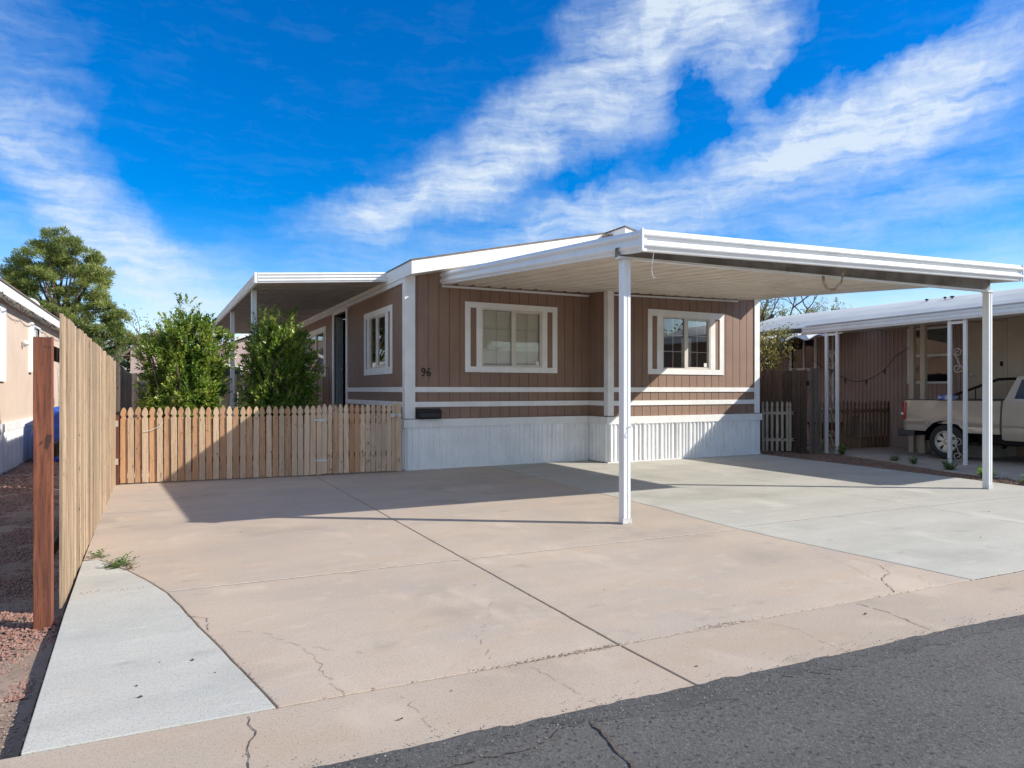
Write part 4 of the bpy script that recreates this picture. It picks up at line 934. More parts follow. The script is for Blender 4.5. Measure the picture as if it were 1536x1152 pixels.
# ------------------------------------------------------------------ cream house on the left
LH = thing('mobile_home', 'cream sided house with white skirting left of the tall fence', 'house', (-4.5, 18, 0))
def PXp(plane): return lambda u, d, z: (plane+d, u, z)     # wall facing +X
fn = PXp(-2.50)
mb = MB(); u = 10.6
hl = [(11.4, 13.2, 1.75, 2.75), (17.92, 19.0, 1.87, 2.80)]
while u < 30:
    panel(mb, fn, u, min(u+.40, 30), .80, lambda q: 3.0, hl, 0, .006); u += .406
panel(mb, fn, 10.6, 30, .80, lambda q: 3.0, hl, -.09, 0); mb.box(-8.5, -2.6, 10.6, 10.7, .8, 3.0); mb.box(-8.5, -2.6, 29.9, 30, .8, 3.0); mb.box(-8.6, -8.5, 10.6, 30, .8, 3.0)
obj('wall', mb, CREAM, LH)
mb = MB(); ribs(mb, PXp(-2.47), 10.58, 30, -.07, .66, 77); mb.box(-8.5, -2.50, 10.58, 30, -.07, .64); obj('skirting', mb, SKIRT, LH, fix=False)
mb = MB(); ubox(mb, fn, 10.58, 30, .0065, .06, .655, .80); obj('skirting_cap', mb, WHITE, LH)
mb = MB(); ubox(mb, fn, 10.3, 30.3, .20, .222, 2.985, 3.16); ubox(mb, fn, 10.3, 30.3, .0, .198, 2.99, 3.0); obj('fascia', mb, WHITE, LH)
mb = MB(); mb.hexa([(-2.26, 10.28, 3.165), (-2.26, 30.3, 3.165), (-5.5, 30.3, 3.60), (-5.5, 10.28, 3.60)], [(-2.26, 10.28, 3.20), (-2.26, 30.3, 3.20), (-5.5, 30.3, 3.64), (-5.5, 10.28, 3.64)])
mb.hexa([(-5.5, 10.28, 3.60), (-5.5, 30.3, 3.60), (-8.8, 30.3, 3.165), (-8.8, 10.28, 3.165)], [(-5.5, 10.28, 3.64), (-5.5, 30.3, 3.64), (-8.8, 30.3, 3.20), (-8.8, 10.28, 3.20)]); obj('roof', mb, SHINGLE, LH)
for (a, b, z0, z1) in hl:
    mb = MB(); ubox(mb, fn, a-.05, a, -.02, .03, z0-.05, z1+.05); ubox(mb, fn, b, b+.05, -.02, .03, z0-.05, z1+.05); ubox(mb, fn, a, b, -.02, .03, z1, z1+.05); ubox(mb, fn, a, b, -.02, .03, z0-.05, z0); ubox(mb, fn, (a+b)/2-.02, (a+b)/2+.02, -.01, .02, z0, z1)
    w = obj('window', mb, WMETAL, LH); p = MB(); ubox(p, fn, a, b, -.012, -.006, z0, z1); obj('pane', p, GLASSD, w)
mb = MB(); ubox(mb, fn, 14.3, 14.95, .007, .05, 1.55, 2.90); obj('shutter', mb, WHITE, LH)
mb = MB(); ubox(mb, fn, 17.55, 17.86, .007, .07, 1.78, 2.86); obj('shutter', mb, WHITE, LH)
mb = MB(); mb.blob((-2.42, 16.75, 2.36), .07, .07, .06, 10, 8); mb.tube([(-2.49, 16.75, 2.32), (-2.42, 16.75, 2.30)], .03, 8); obj('wall_light', mb, WHITE, LH, smooth=True)
# dead vine / light string under the eave
mb = MB(); r = random.Random(91); pts = []
y = 11.0
while y < 25: pts.append(Vector((-2.27+r.uniform(-.015, .015), y, 2.96-.05*abs(math.sin(y*2.1))+r.uniform(-.02, .02)))); y += .09
mb.tube(pts, .008, 5)
for p in pts:
    for k in range(3): leaf(mb, p, (rv(r)+Vector((0, 0, -.5))).normalized(), rv(r), r.uniform(.03, .06), .018)
o = obj('light_garland', mb, mat('dark_vine', (.07, .075, .06), .8), fix=False); tag(o, 'dark string garland hung under the white eave of the cream house', 'garland')
D = thing('satellite_dish', 'grey satellite dish above the roof edge of the cream house', 'dish', (-2.9, 19.6, 3.1))
mb = MB(); ax = Vector((.55, -.75, .35)).normalized(); s1 = ax.orthogonal().normalized(); s2 = ax.cross(s1); cc = Vector((-3.05, 20.8, 3.42))
mb.lathe([(.001, -.075), (.12, -.068), (.22, -.05), (.31, -.02), (.37, .005), (.375, .01), (.37, .018), (.30, -.006), (.20, -.036), (.10, -.055), (.001, -.062)], lambda a, b, h: cc+s1*a*1.25+s2*b*.8+ax*h, 28); obj('reflector', mb, NROOF, D, smooth=True)
mb = MB(); mb.tube([(-3.2, 20.95, 3.25), cc-ax*.09], .022, 8); mb.tube([cc-s2*.28, cc+ax*.38], .010, 6); obj('arm', mb, GALV, D)
mb = MB(); mb.prism([(-2.30, .0), (-1.55, .0), (-1.58, .55), (-1.72, .95), (-1.95, 1.12), (-2.16, 1.02), (-2.27, .6)], 16.4, 17.5, lambda a, b, d: (a+.05*math.sin(d*4+b*5), d+.10*b, b-.06))
o = obj('tarp_cover', mb, BLUE, bevel=.05); tag(o, 'blue tarp covered bundle behind the reddish post', 'tarp')

# ------------------------------------------------------------------ brown neighbour house on the right
NH = thing('mobile_home', 'brown ribbed metal house with pale roof behind the truck', 'house', (18.6, 8, 0))
fn = PY(16.2)
nh = [(12.747, 13.50, 2.02, 2.88), (9.10, 10.06, 1.60, 2.84), (7.98, 8.74, .55, 2.84)]
mb = MB(); u = 2.0
while u < 15.2:
    for a, b, d in ((0, .045, .0), (.045, .055, .0), (.055, .10, .018)):
        if d: panel(mb, fn, u+a, min(u+b, 15.2), .5, lambda q: 3.1, nh, 0, d)
    u += .105
panel(mb, fn, 2, 15.2, .0, lambda q: 3.1, nh, -.09, 0); mb.box(16.3, 21, 2.0, 2.1, 0, 3.1); mb.box(16.3, 21, 15.1, 15.2, 0, 3.1); mb.box(21, 21.1, 2, 15.2, 0, 3.1)
obj('wall', mb, NSID, NH)
mb = MB(); mb.box(16.5, 20.9, 2.2, 15.0, .0, .5); obj('interior', mb, DARK, NH)
mb = MB(); n = 10
for side in (0, 1):
    pass
pr_ = [(15.95+ (5.4*k/n), 3.10+.72*math.sin(PI*k/n)**.9) for k in range(n+1)]
pr2 = [(x, z+.03) for x, z in pr_][::-1]
mb.prism(pr_+pr2, 1.8, 15.4, lambda a, b, d: (a, d, b)); obj('roof', mb, NROOF, NH)
mb = MB(); ubox(mb, PY(15.93), 1.8, 15.4, .0, .02, 3.03, 3.16); obj('fascia', mb, WMETAL, NH)
def simple_window(parent, fn, a, b, z0, z1, mid=None, hz=None, f=.05):
    mb = MB(); ubox(mb, fn, a-f, a, -.02, .03, z0-f, z1+f); ubox(mb, fn, b, b+f, -.02, .03, z0-f, z1+f); ubox(mb, fn, a, b, -.02, .03, z1, z1+f); ubox(mb, fn, a, b, -.02, .03, z0-f, z0)
    if mid: ubox(mb, fn, mid-.02, mid+.02, -.02, .02, z0, z1)
    if hz: ubox(mb, fn, a, b, -.022, .018, hz-.025, hz+.025)
    w = obj('window', mb, WMETAL, parent); p = MB(); ubox(p, fn, a, b, -.012, -.006, z0, z1); obj('pane', p, GLASSD, w)
    p = MB(); ubox(p, fn, a, b, -.07, -.06, (hz+.02 if hz else z0), z1); obj('curtain', p, BLIND, w); return w
simple_window(NH, fn, 12.747, 13.50, 2.02, 2.88, 13.1, None, .08); simple_window(NH, fn, 9.10, 10.06, 1.60, 2.84, None, 2.22)
mb = MB(); ubox(mb, fn, 7.98, 8.74, -.03, -.005, .55, 2.84); dn = obj('door', mb, BEIGE, NH)
mb = MB(); mb.blob((16.15, 8.64, 1.75), .035, .035, .035); mb.blob((16.17, 8.64, 1.95), .025, .03, .03); mb.tube([(16.16, 8.66, 1.72), (16.14, 8.52, 1.71)], .012, 6); obj('door_handle', mb, GALV, dn)
mb = MB(); ubox(mb, fn, 7.91, 7.98, -.02, .03, .55, 2.90); ubox(mb, fn, 8.74, 8.81, -.02, .03, .55, 2.90); ubox(mb, fn, 7.98, 8.74, -.02, .03, 2.84, 2.90)
ubox(mb, fn, 7.45, 7.905, .02, .028, .5, 2.95); obj('door_frame', mb, BEIGE, NH)
mb = MB(); mb.tube([(16.10, 7.35, 2.66), (15.98, 7.35, 2.70), (15.98, 7.35, 2.62)], .018, 8); mb.lathe([(.02, .12), (.09, .08), (.075, -.06), (.035, -.14), (.0, -.15)], lambda a, b, h: (15.98+a, 7.35+b, 2.58+h), 8); obj('wall_lantern', mb, BLACK, NH)
mb = MB(); ubox(mb, fn, 8.0, 8.05, .019, .03, 1.92, 2.02); obj('doorbell', mb, BLACK, NH)
mb = MB(); mb.box(16.14, 16.18, 12.12, 12.16, .3, 3.0); obj('downspout', mb, WMETAL, NH)
mb = MB()
for x, y, s in ((17.3, 10.3, .3), (17.3, 9.85, .25), (17.3, 9.68, .35)):
    mb = MB(); z = 3.57; mb.lathe([(.05*s, -.15), (.05*s, .07), (.14*s, .075), (.15*s, .10), (.02, .11)], lambda a, b, h: (x+a, y+b, z+h+.04), 10); obj('roof_vent', mb, BLACK, NH)
# its carport
NC = thing('carport', 'neighbouring low carport roof with scroll-work posts over the tan truck', 'carport', (14.7, 7, 0))
def ncf(s, t, up=0):
    y = 10.80+(3.75-10.80)*s; x = 13.34+(16.15-13.34)*t; return (x, y, 2.70+.012*(10.8-y)+.22*t+up)
deck(ncf, 22, SHEET, NC, h=.04)
a, b, c, d = [Vector(ncf(*q)) for q in ((0, 0), (1, 0), (0, 1), (1, 1))]
gutter(a, b, (-1, 0), .165, 2, WMETAL, NC, t=.03); gutter(b, d, (0, -1), .165, 2, WMETAL, NC, t=.03); gutter(a, c, (0, 1), .165, 2, WMETAL, NC, t=.03)
mb = MB(); mb.hexa([(13.28, 3.7, 2.945), (13.28, 10.7, 2.87), (15.92, 10.7, 3.08), (15.92, 3.7, 3.14)], [(13.28, 3.7, 2.965), (13.28, 10.7, 2.89), (15.92, 10.7, 3.10), (15.92, 3.7, 3.16)]); obj('roof_skin', mb, NROOF, NC)
def spiral(c, ud, vd, R0, turns, n, start=0, sgn=1):
    out = []
    for k in range(n+1):
        t = k/n; a = start+sgn*turns*2*PI*t; rr = R0*(1-.78*t); out.append(c+ud*(rr*math.cos(a))+vd*(rr*math.sin(a)))
    return out
def scroll(mb, x, y0, y1, z0, z1):
    yc = (y0+y1)/2; w = abs(y1-y0)/2*.8; up = Vector((0, 0, 1)); hy = Vector((0, 1, 0))
    top = spiral(Vector((x, yc+.0*w, z1-w)), hy, up, w, 1.35, 22, 0, 1); bot = spiral(Vector((x, yc, z0+w)), hy, up, w, 1.35, 22, PI, 1)
    mb.tube(top[::-1]+[Vector((x, yc+w*.2, (z0+z1)/2+.05)), Vector((x, yc-w*.2, (z0+z1)/2-.05))]+bot, .009, 6)
for i, (x0, y0, y1, zt, lab) in enumerate(((13.36, 9.93, 10.20, 2.70, ''), (13.40, 7.26, 7.54, 2.735, ''))):
    mb = MB(); w = .028
    for y in (y0, y1): mb.box(x0-w, x0+w, y-w, y+w, -.03, zt-.005)
    mb.box(x0-w*.9, x0+w*.9, y0+w, y1-w, zt-.08, zt-.03); p = obj('trellis_post', mb, WMETAL, NC)
    mb = MB()
    for k in range(4 if i == 0 else 1):
        scroll(mb, x0, y0+w, y1-w, .06+k*.60, .50+k*.60)
    if i: scroll(mb, x0, y0+w, y1-w, 1.72, 2.20)
    obj('scroll_work', mb, BEAM2, p, fix=False)
for y in (9.0, 9.25):
    mb = MB(); mb.box(14.95, 15.05, y-.05, y+.05, 0, 2.92); obj('inner_post', mb, BEIGE, NC)
# corrugated awning further back
CA = MB(); n = 60; pts = []
for k in range(n+1):
    q = k/n; pts.append((11.2+3.9*q, .055*math.sin(q*2*PI*5.5)))
CA.add([(14.6, y, 2.72+z) for y, z in pts]+[(16.15, y, 3.0+z) for y, z in pts], [(i, i+1, n+2+i, n+1+i) for i in range(n)])
o = obj('window_awning', CA, WMETAL, fix=False); tag(o, 'white wavy corrugated awning over the neighbour window right of the house', 'awning'); sm = o.modifiers.new('thickness', 'SOLIDIFY'); sm.thickness = .02
mb = MB(); mb.box(14.9, 15.0, 10.9, 16.5, 2.90, 3.02); o = obj('awning_beam', mb, DARKW); tag(o, 'dark beam over the wavy corrugated awning', 'beam')
# string lights
SL = thing('string_lights', 'dark string of bulbs sagging across the neighbour brown wall', 'string lights', (15, 10.8, 2))
mb = MB(); pts = [Vector((15.9, 12.6, 2.25)), Vector((15.8, 12.1, 1.95))]
for k in range(17):
    q = k/16; pts.append(Vector((15.6, 11.75-1.55*q, 1.95-.36*math.sin(PI*q)**.8+.05*q)))
pts += [Vector((15.4, 9.9, 2.2)), Vector((15.2, 9.3, 2.45))]
mb.tube(pts, .008, 5); obj('cable', mb, BLACK, SL)
for k in (2, 6, 12, 17):
    p = pts[k]; mb = MB(); mb.tube([p, p-Vector((0, 0, .05))], .022, 8); s = obj('bulb_socket', mb, BLACK, SL); mb = MB(); mb.blob(p-Vector((0, 0, .08)), .028, .028, .038); obj('bulb', mb, GLASSD, s, smooth=True)
# brown picket fence and stored things
NF = thing('picket_fence', 'low brown picket fence behind the truck tailgate', 'fence', (15.2, 10.5, 0))
d3, L3 = unit((13.55, 10.62), (16.0, 10.45)); q = 0; r = random.Random(95)
while q < L3:
    picket(NF, 13.55+d3[0]*q, 10.62+d3[1]*q, d3, .065, 1.13+r.uniform(-.03, .03), 0, BROWNW, r, t=.015, z0=.0); q += .128
for z in (.18, .85): rail(NF, (13.5, 10.62), (16.0, 10.45), d3, .016, .04, z, z+.08, BROWNW)
mb = MB(); mb.box(13.5, 16.0, 10.53, 10.545, .0, .26); obj('kick_board', mb, BROWNW, NF)
NG = thing('picket_fence', 'short piece of tan picket fence beside the farther scroll-work post', 'fence', (13.2, 10.5, 0))
for k in range(4): picket(NG, 12.98+.17*k, 10.45, (1, 0), .07, 1.12, 0, GREYW, r, t=.015, z0=0)
for z in (.18, .85): rail(NG, (12.92, 10.45), (13.6, 10.45), (1, 0), .016, .04, z, z+.07, GREYW)
def stored(name, label, x0, x1, y0, y1, z0, z1, m_, cat):
    mb = MB(); t = .03; mb.hexa([(x0+t, y0+t, z0), (x1-t, y0+t, z0), (x1-t, y1-t, z0), (x0+t, y1-t, z0)], [(x0, y0, z1-.06), (x1, y0, z1-.06), (x1, y1, z1-.06), (x0, y1, z1-.06)])
    T = obj(name, mb, m_, bevel=.012); tag(T, label, cat)
    mb = MB(); mb.box(x0-.015, x1+.015, y0-.015, y1+.015, z1-.06, z1); obj('lid', mb, m_, T, bevel=.01); return T
stored('storage_bin', 'black storage bin behind the left part of the brown picket fence', 14.0, 14.65, 10.75, 11.2, 0, .62, BLACK, 'bin')
stored('storage_tub', 'white tub on top of the black bin behind brown pickets', 14.02, 14.6, 10.77, 11.15, .62, .95, WHITE, 'tub')
stored('storage_tub', 'pale tall tub in the middle behind the brown picket fence', 14.95, 15.25, 10.75, 11.05, 0, .78, BEIGE, 'tub')
stored('storage_tub', 'small white tub at the right behind the brown picket fence', 15.4, 15.9, 10.7, 11.05, 0, .62, WHITE, 'tub')
for k, (x, y, lab) in enumerate(((15.2, 9.35, 'pale concrete block under the truck bumper, farther from the tyre'), (15.0, 9.02, 'pale concrete block under the truck, nearer the rear tyre'))):
    mb = MB(); mb.box(x, x+.10, y, y+.12, 0, .30); mb.box(x-.01, x+.11, y-.01, y+.13, .3005, .33); o = obj('support_block', mb, NCONC, bevel=.01); tag(o, lab, 'block')
# door steps with dark stair rail
SS = thing('door_steps', 'dark railed steps at the beige door behind the truck', 'steps', (15.6, 8.2, 0))
mb = MB(); mb.box(15.3, 16.1, 7.7, 8.8, 0, .5); mb.box(15.0, 15.3, 7.7, 8.8, 0, .25); obj('step_block', mb, NCONC, SS)
mb = MB(); mb.tube([(15.25, 8.85, .25), (15.25, 8.85, 1.15), (15.25, 7.62, 1.62), (16.05, 7.62, 1.64)], .03, 8)
for k in range(7): mb.tube([(15.25, 8.70-k*.16, .3), (15.25, 8.70-k*.16, 1.2+k*.062)], .012, 6)
obj('handrail', mb, BLACK, SS)

# ------------------------------------------------------------------ pickup truck (local: x forward from the rear bumper, y left, z up)
TK = thing('pickup_truck', 'tan pickup truck parked under the neighbouring carport', 'truck', (14.91, 8.93, -.005), rz=-PI/2)
HW = .86; RWX = .93; FWX = 4.12; AR = .43
def side(mb, xs, top, bot, wid, s, arches=()):
    """skin of one flank as a grid; wid(x, z) = half width"""
    nz_ = 16; cols = []
    for x in xs:
        b = bot(x)
        for ax in arches:
            if abs(x-ax) < AR: b = max(b, .36+math.sqrt(AR*AR-(x-ax)**2))
        cols.append([(x, s*wid(x, b+(top(x)-b)*k/nz_), b+(top(x)-b)*k/nz_) for k in range(nz_+1)])
    m_ = nz_+1
    mb.add([p for c in cols for p in c], [(i*m_+k, (i+1)*m_+k, (i+1)*m_+k+1, i*m_+k+1) for i in range(len(cols)-1) for k in range(nz_)])
def wbody(x, z):
    w = HW-.055*max(0, (z-.80)/.45)**2-.035*max(0, (.62-z)/.3)**1.5
    if .735 < z < .78: w += .0
    w += .016*math.exp(-((z-.745)/.03)**2)
    for ax in (RWX, FWX):
        d = math.hypot(x-ax, z-.36)
        if d < AR+.09: w += .014*(1-abs(d-AR)/.09)
    if x < .16: w -= .10*((.16-x)/.16)**2
    if x > 4.75: w -= .28*((x-4.75)/.40)**2
    return w
xs = sorted(set([.02, .05, .09, .14, .2, .3, .4]+[RWX+AR*math.cos(PI*k/14) for k in range(15)]+[RWX-AR-.002, RWX+AR+.002, 1.5, 1.7, 1.93]))
bed = MB()
for s in (-1, 1): side(bed, xs, lambda x: 1.19, lambda x: .56, wbody, s, (RWX,))
# rails, inner walls, floor, tailgate
for s in (-1, 1):
    bed.add([(.02, s*wbody(.3, 1.19), 1.19), (1.93, s*wbody(.3, 1.19), 1.19), (1.93, s*(HW-.13), 1.195), (.02, s*(HW-.13), 1.195), (.02, s*(HW-.13), .72), (1.93, s*(HW-.13), .72)], [(0, 1, 2, 3), (3, 2, 5, 4)])
bed.add([(.02, -.73, .72), (1.93, -.73, .72), (1.93, .73, .72), (.02, .73, .72)], [(0, 1, 2, 3)])
bed.box(1.89, 1.93, -.80, .80, .56, 1.19)
obj('cargo_bed', bed, PAINT, TK, smooth=False, local=True)
tg = MB(); tg.box(.0, .05, -.72, .72, .60, 1.17); o_ = obj('tailgate', tg, PAINT, TK, bevel=.015, local=True)
mb = MB(); mb.box(-.012, .0, -.10, .10, .98, 1.05); obj('handle', mb, PLASTIC, o_, local=True)
mb = MB()
for s in (-1, 1): mb.hexa([(.02, s*(HW-.055), 1.19), (1.92, s*(HW-.055), 1.19), (1.92, s*(HW-.125), 1.19), (.02, s*(HW-.125), 1.19)], [(.02, s*(HW-.06), 1.215), (1.92, s*(HW-.06), 1.215), (1.92, s*(HW-.12), 1.215), (.02, s*(HW-.12), 1.215)])
obj('bed_rail_cap', mb, PLASTIC, TK, local=True)
# cab lower
xs2 = [1.965, 2.0, 2.2, 2.48, 2.8, 3.2, 3.55, 3.66]; cab = MB()
for s in (-1, 1): side(cab, xs2, lambda x: 1.19, lambda x: .47, wbody, s)
cab.box(1.97, 3.66, -.78, .78, .45, .50); cab.box(1.967, 2.0, -.80, .80, .5, 1.2)
# greenhouse
def gh(x, z):
    return HW-.055-.17*max(0, (z-1.19)/.50)
rear0, rear1, fr1, fr0 = 1.975, 2.13, 3.05, 3.66
zr = 1.66
def ghring(z):
    t = (z-1.19)/(zr-1.19); return rear0+(rear1-rear0)*t, fr0+(fr1-fr0)*t, gh(0, z)
lev = [1.19, 1.25, 1.60, zr]; vs = []
for z in lev:
    a, b, w = ghring(z); vs += [(a, -w, z), (b, -w, z), (b, w, z), (a, w, z)]
f = []
for i in range(3):
    for k in range(4): f.append((i*4+k, i*4+(k+1) % 4, (i+1)*4+(k+1) % 4, (i+1)*4+k))
cab.add(vs, f)
a, b, w = ghring(zr); cab.add([(a, -w, zr), (b, -w, zr), (b, w, zr), (a, w, zr), (a+.10, -w+.08, zr+.045), (b-.12, -w+.08, zr+.05), (b-.12, w-.08, zr+.05), (a+.10, w-.08, zr+.045)], [(0, 1, 5, 4), (1, 2, 6, 5), (2, 3, 7, 6), (3, 0, 4, 7), (4, 5, 6, 7)])
cabo = obj('cab', cab, PAINT, TK, local=True)
def quad_on(mb, x0, x1, z0, z1, s, inset0=0, inset1=0, off=.004):
    mb.add([(x0, s*(gh(0, z0)+off), z0), (x1, s*(gh(0, z0)+off), z0), (x1-inset1, s*(gh(0, z1)+off), z1), (x0+inset0, s*(gh(0, z1)+off), z1)], [(0, 1, 2, 3)])
for s in (-1, 1):
    mb = MB(); quad_on(mb, 2.14, 2.44, 1.24, 1.60, s, .07, 0); obj('side_window', mb, CARG, cabo, fix=False, local=True)
    mb = MB(); quad_on(mb, 2.53, 3.50, 1.22, 1.60, s, .02, .42); obj('side_window', mb, CARG, cabo, fix=False, local=True)
mb = MB(); mb.add([(1.985, -.66, 1.25), (1.985, .66, 1.25), (2.095, .58, 1.59), (2.095, -.58, 1.59)], [(0, 1, 2, 3)]); obj('rear_window', mb, CARG, cabo, fix=False, local=True)
mb = MB(); mb.add([(3.625, -.68, 1.23), (3.625, .68, 1.23), (3.145, .58, 1.61), (3.145, -.58, 1.61)], [(0, 1, 2, 3)]); obj('windshield', mb, CARG, cabo, fix=False, local=True)
# door seams and handles
for s in (-1, 1):
    mb = MB()
    for x in (2.47,):
        for k in range(8):
            z0 = .50+k*.085; z1 = z0+.085; mb.add([(x, s*(wbody(x, z0)+.0015), z0), (x+.008, s*(wbody(x, z0)+.0015), z0), (x+.008, s*(wbody(x, z1)+.0015), z1), (x, s*(wbody(x, z1)+.0015), z1)], [(0, 1, 2, 3)])
    obj('door_seam', mb, PLASTIC, cabo, fix=False, local=True)
    mb = MB(); y0, y1 = sorted((s*(wbody(2.7, 1.07)-.005), s*(wbody(2.7, 1.07)+.018))); mb.box(2.58, 2.80, y0, y1, 1.045, 1.09); obj('door_handle', mb, PLASTIC, cabo, local=True, bevel=.006)
    mb = MB(); y0, y1 = sorted((s*(HW+.0), s*(HW+.17))); mb.box(3.32, 3.40, y0, y1, 1.24, 1.40); obj('mirror', mb, PLASTIC, cabo, local=True, bevel=.02)
# front fenders and hood
xs3 = sorted(set([3.665, 3.68]+[FWX+AR*math.cos(PI*k/14) for k in range(15)]+[FWX-AR-.002, FWX+AR+.002, 4.7, 4.85, 4.95, 5.03])); fe = MB()
ht = lambda x: 1.15-.05*max(0, x-3.9)-.30*max(0, (x-4.80))**1.3
for s in (-1, 1): side(fe, xs3, ht, lambda x: .50, wbody, s, (FWX,))
hx_ = [3.66, 4.0, 4.4, 4.8, 5.03]
vs = []
for x in hx_: w = wbody(x, ht(x)); vs += [(x, -w, ht(x)), (x, -w*.7, ht(x)+.045), (x, w*.7, ht(x)+.045), (x, w, ht(x))]
fe.add(vs, [(i*4+k, (i+1)*4+k, (i+1)*4+k+1, i*4+k+1) for i in range(4) for k in range(3)]); w = wbody(5.03, .8); fe.box(4.99, 5.03, -w+.02, w-.02, .52, 1.02)
obj('front_body', fe, PAINT, TK, local=True)
mb = MB(); mb.box(5.03, 5.05, -.42, .42, .78, .98); obj('grille', mb, PLASTIC, TK, local=True)
for s in (-1, 1):
    y0, y1 = sorted((s*.44, s*.66)); mb = MB(); mb.box(5.0, 5.052, y0, y1, .80, .98); obj('headlight', mb, CLEARL, TK, local=True, bevel=.01)
mb = MB(); mb.box(4.98, 5.16, -.78, .78, .44, .66); obj('bumper', mb, PLASTIC, TK, local=True, bevel=.03)
mb = MB(); mb.box(-.10, .05, -.80, .80, .42, .585); mb.box(-.02, .28, -.845, -.78, .44, .57); mb.box(-.02, .28, .78, .845, .44, .57); obj('bumper', mb, PLASTIC, TK, local=True, bevel=.025)
for s in (-1, 1):
    mb = MB()
    xs_ = [.0, .035, .09, .13]; zz = [.78, .88, .98, 1.08, 1.14]
    pts = [[(x, s*(wbody(x, z)+.006), z) for z in zz] for x in xs_]
    mb.add([p for c in pts for p in c], [(i*5+k, (i+1)*5+k, (i+1)*5+k+1, i*5+k+1) for i in range(3) for k in range(4)]); y0, y1 = sorted((s*(HW-.13), s*(wbody(0, .95)+.006))); mb.box(-.004, .002, y0, y1, .78, 1.14)
    tl_ = obj('tail_light', mb, REDL, TK, local=True, fix=False)
    mb = MB(); y0, y1 = sorted((s*(HW-.09), s*(wbody(.05, .9)+.010))); mb.box(-.008, .045, y0, y1, .88, .925); obj('reverse_lamp', mb, CLEARL, tl_, local=True)
# wheels
def wheel(x, s):
    mb = MB(); yo = s*(HW-.02); f_ = lambda a, b, h: (x+a, yo-s*h, .36+b)
    mb.lathe([(.20, .02), (.225, .0), (.30, -.005), (.335, .012), (.352, .04), (.355, .10), (.352, .19), (.33, .215), (.22, .215), (.20, .2)], f_, 40); t = obj('wheel', mb, TYRE, TK, smooth=True, local=True)
    mb = MB(); mb.lathe([(.215, .20), (.205, .05), (.212, .012), (.222, .004), (.205, .002), (.19, .03), (.185, .05)], f_, 36)
    mb.lathe([(.0, .012), (.035, .014), (.055, .03), (.075, .045)], f_, 24)
    for k in range(7):
        a = 2*PI*k/7; c, s_ = math.cos(a), math.sin(a); q = []
        for rr, ww, h in ((.05, .030, .035), (.195, .048, .030)):
            q.append((rr*c-ww*s_, rr*s_+ww*c, h)); q.append((rr*c+ww*s_, rr*s_-ww*c, h))
        lo = [f_(*q[0]), f_(*q[1]), f_(*q[3]), f_(*q[2])]; hi = [f_(p[0], p[1], p[2]+.03) for p in (q[0], q[1], q[3], q[2])]; mb.hexa(lo, hi)
    obj('rim', mb, ALLOY, t, local=True); mb = MB(); mb.lathe([(.0, .10), (.20, .10), (.20, .11)], f_, 24); obj('brake_disc', mb, PLASTIC, t, local=True)
for x in (RWX, FWX):
    for s in (-1, 1): wheel(x, s)
mb = MB(); mb.box(.35, 4.7, -.45, .45, .35, .55)
for ax in (RWX, FWX):
    for s in (-1, 1):
        y0, y1 = sorted((s*.5, s*(HW-.05)))
        mb.lathe([(AR+.0, 0), (AR+.0, 1)], lambda a, b, h: (ax+a, y0+(y1-y0)*h, .36+abs(b)), 24)
mb.tube([(RWX, -.7, .36), (RWX, .7, .36)], .05, 10); mb.tube([(FWX, -.7, .36), (FWX, .7, .36)], .04, 10); mb.tube([(1.3, -.35, .38), (2.6, -.35, .38)], .06, 10)
obj('chassis', mb, BLACK, TK, local=True, fix=False)
mb = MB(); mb.tube([(0, -.16, 0), (.10, -.10, .02), (.12, .06, .03), (.0, .15, .02), (-.12, .08, .0), (-.14, -.10, .0), (-.02, -.17, .01)], .045, 10); o = obj('cargo_bundle', mb, mat('blue_white_cloth', (.55, .6, .68), .7, (.04, .08, .35), 9), smooth=True); o.location = (14.20, 8.05, 1.235); tag(o, 'blue and white rolled cloth lying on the truck bed side', 'cloth')
mb = MB(); mb.tube([(14.18, 9.15, 1.50), (14.18, 9.14, 1.62), (14.20, 9.12, 1.66)], .02, 6)

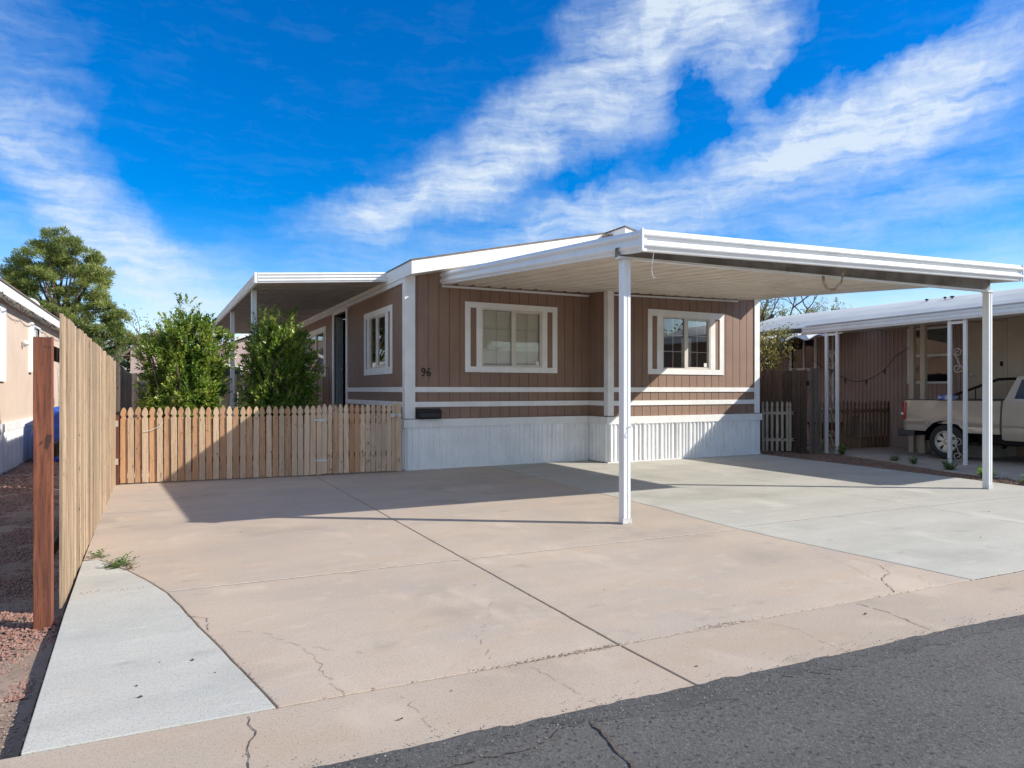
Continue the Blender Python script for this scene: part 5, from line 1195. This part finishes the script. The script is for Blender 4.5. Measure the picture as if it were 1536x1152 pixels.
# ------------------------------------------------------------------ far houses
def farhouse(label, x0, x1, y0, y1, z0, zr_, wallm, roofm, ridge='y', wins=()):
    T = thing('mobile_home', label, 'house', ((x0+x1)/2, (y0+y1)/2, -.13)); mb = MB(); xm = (x0+x1)/2; ym = (y0+y1)/2
    mb.box(x0, x1, y0, y1, -.13, z0)
    if ridge == 'y': mb.prism([(x0, z0), (x1, z0), (xm, zr_-.12)], y0, y1, lambda a, b, d: (a, d, b))
    else: mb.prism([(y0, z0), (y1, z0), (ym, zr_-.12)], x0, x1, lambda a, b, d: (d, a, b))
    obj('wall', mb, wallm, T); mb = MB()
    if ridge == 'y':
        o_ = .3; s = (zr_-z0)/(xm-x0)
        mb.prism([(x0-o_, z0-s*o_), (xm, zr_-.0), (x1+o_, z0-s*o_), (x1+o_, z0-s*o_+.14), (xm, zr_+.14), (x0-o_, z0-s*o_+.14)], y0-.3, y1+.3, lambda a, b, d: (a, d, b))
    else:
        o_ = .3; s = (zr_-z0)/(ym-y0)
        mb.prism([(y0-o_, z0-s*o_), (ym, zr_), (y1+o_, z0-s*o_), (y1+o_, z0-s*o_+.14), (ym, zr_+.14), (y0-o_, z0-s*o_+.14)], x0-.3, x1+.3, lambda a, b, d: (d, a, b))
    obj('roof', mb, roofm, T)
    for (a, z, w, h) in wins:
        mb = MB(); mb.box(a-.08, a+w+.08, y0-.05, y0-.0, z-.08, z+h+.08); wn = obj('window', mb, WHITE, T); mb = MB(); mb.box(a, a+w, y0-.06, y0-.052, z, z+h); obj('pane', mb, GLASSD, wn)
    return T
farhouse('pinkish house with a white gable seen under the patio awning', 1.2, 9.0, 31.5, 44, 2.9, 4.4, PINKH, WHITE, 'y', [(2.1, 1.3, 1.0, 1.1)])
farhouse('distant pale house with a white roof edge beyond the tall fence', -5.5, -2.1, 38, 50, 2.0, 2.9, PINKH, WHITE, 'y')
farhouse('brown roofed house beyond the yard left of the larger bush', -1.15, .8, 34, 44, 3.1, 3.9, PINKH, SHINGLE, 'y')
mb = MB(); mb.tube([(-2.4, 44, -.13), (-2.4, 44, 4.6)], .05, 8); T = obj('utility_pole', mb, GALV); tag(T, 'thin distant pole below the pine tree crown', 'pole')

# across the street: what the front windows mirror
farhouse('low house across the street mirrored in the front windows', 14, 27, -24, -15, 3.0, 4.0, CREAM, NROOF, 'x')
for i, (x, y, h_, lab) in enumerate(((33, -18, 7.5, 'leafy tree across the street, right of the mirrored house'), (20, -27, 8.0, 'tall tree behind the mirrored house across the street'), (12, -22, 6.0, 'small tree across the street, left of the mirrored house'))):
    sparse_tree(lab, (x, y, -.13), h_, 80+i, NEEDLE, 60, .8, .32, .12, .2, .25, depth=4, r0=.3)
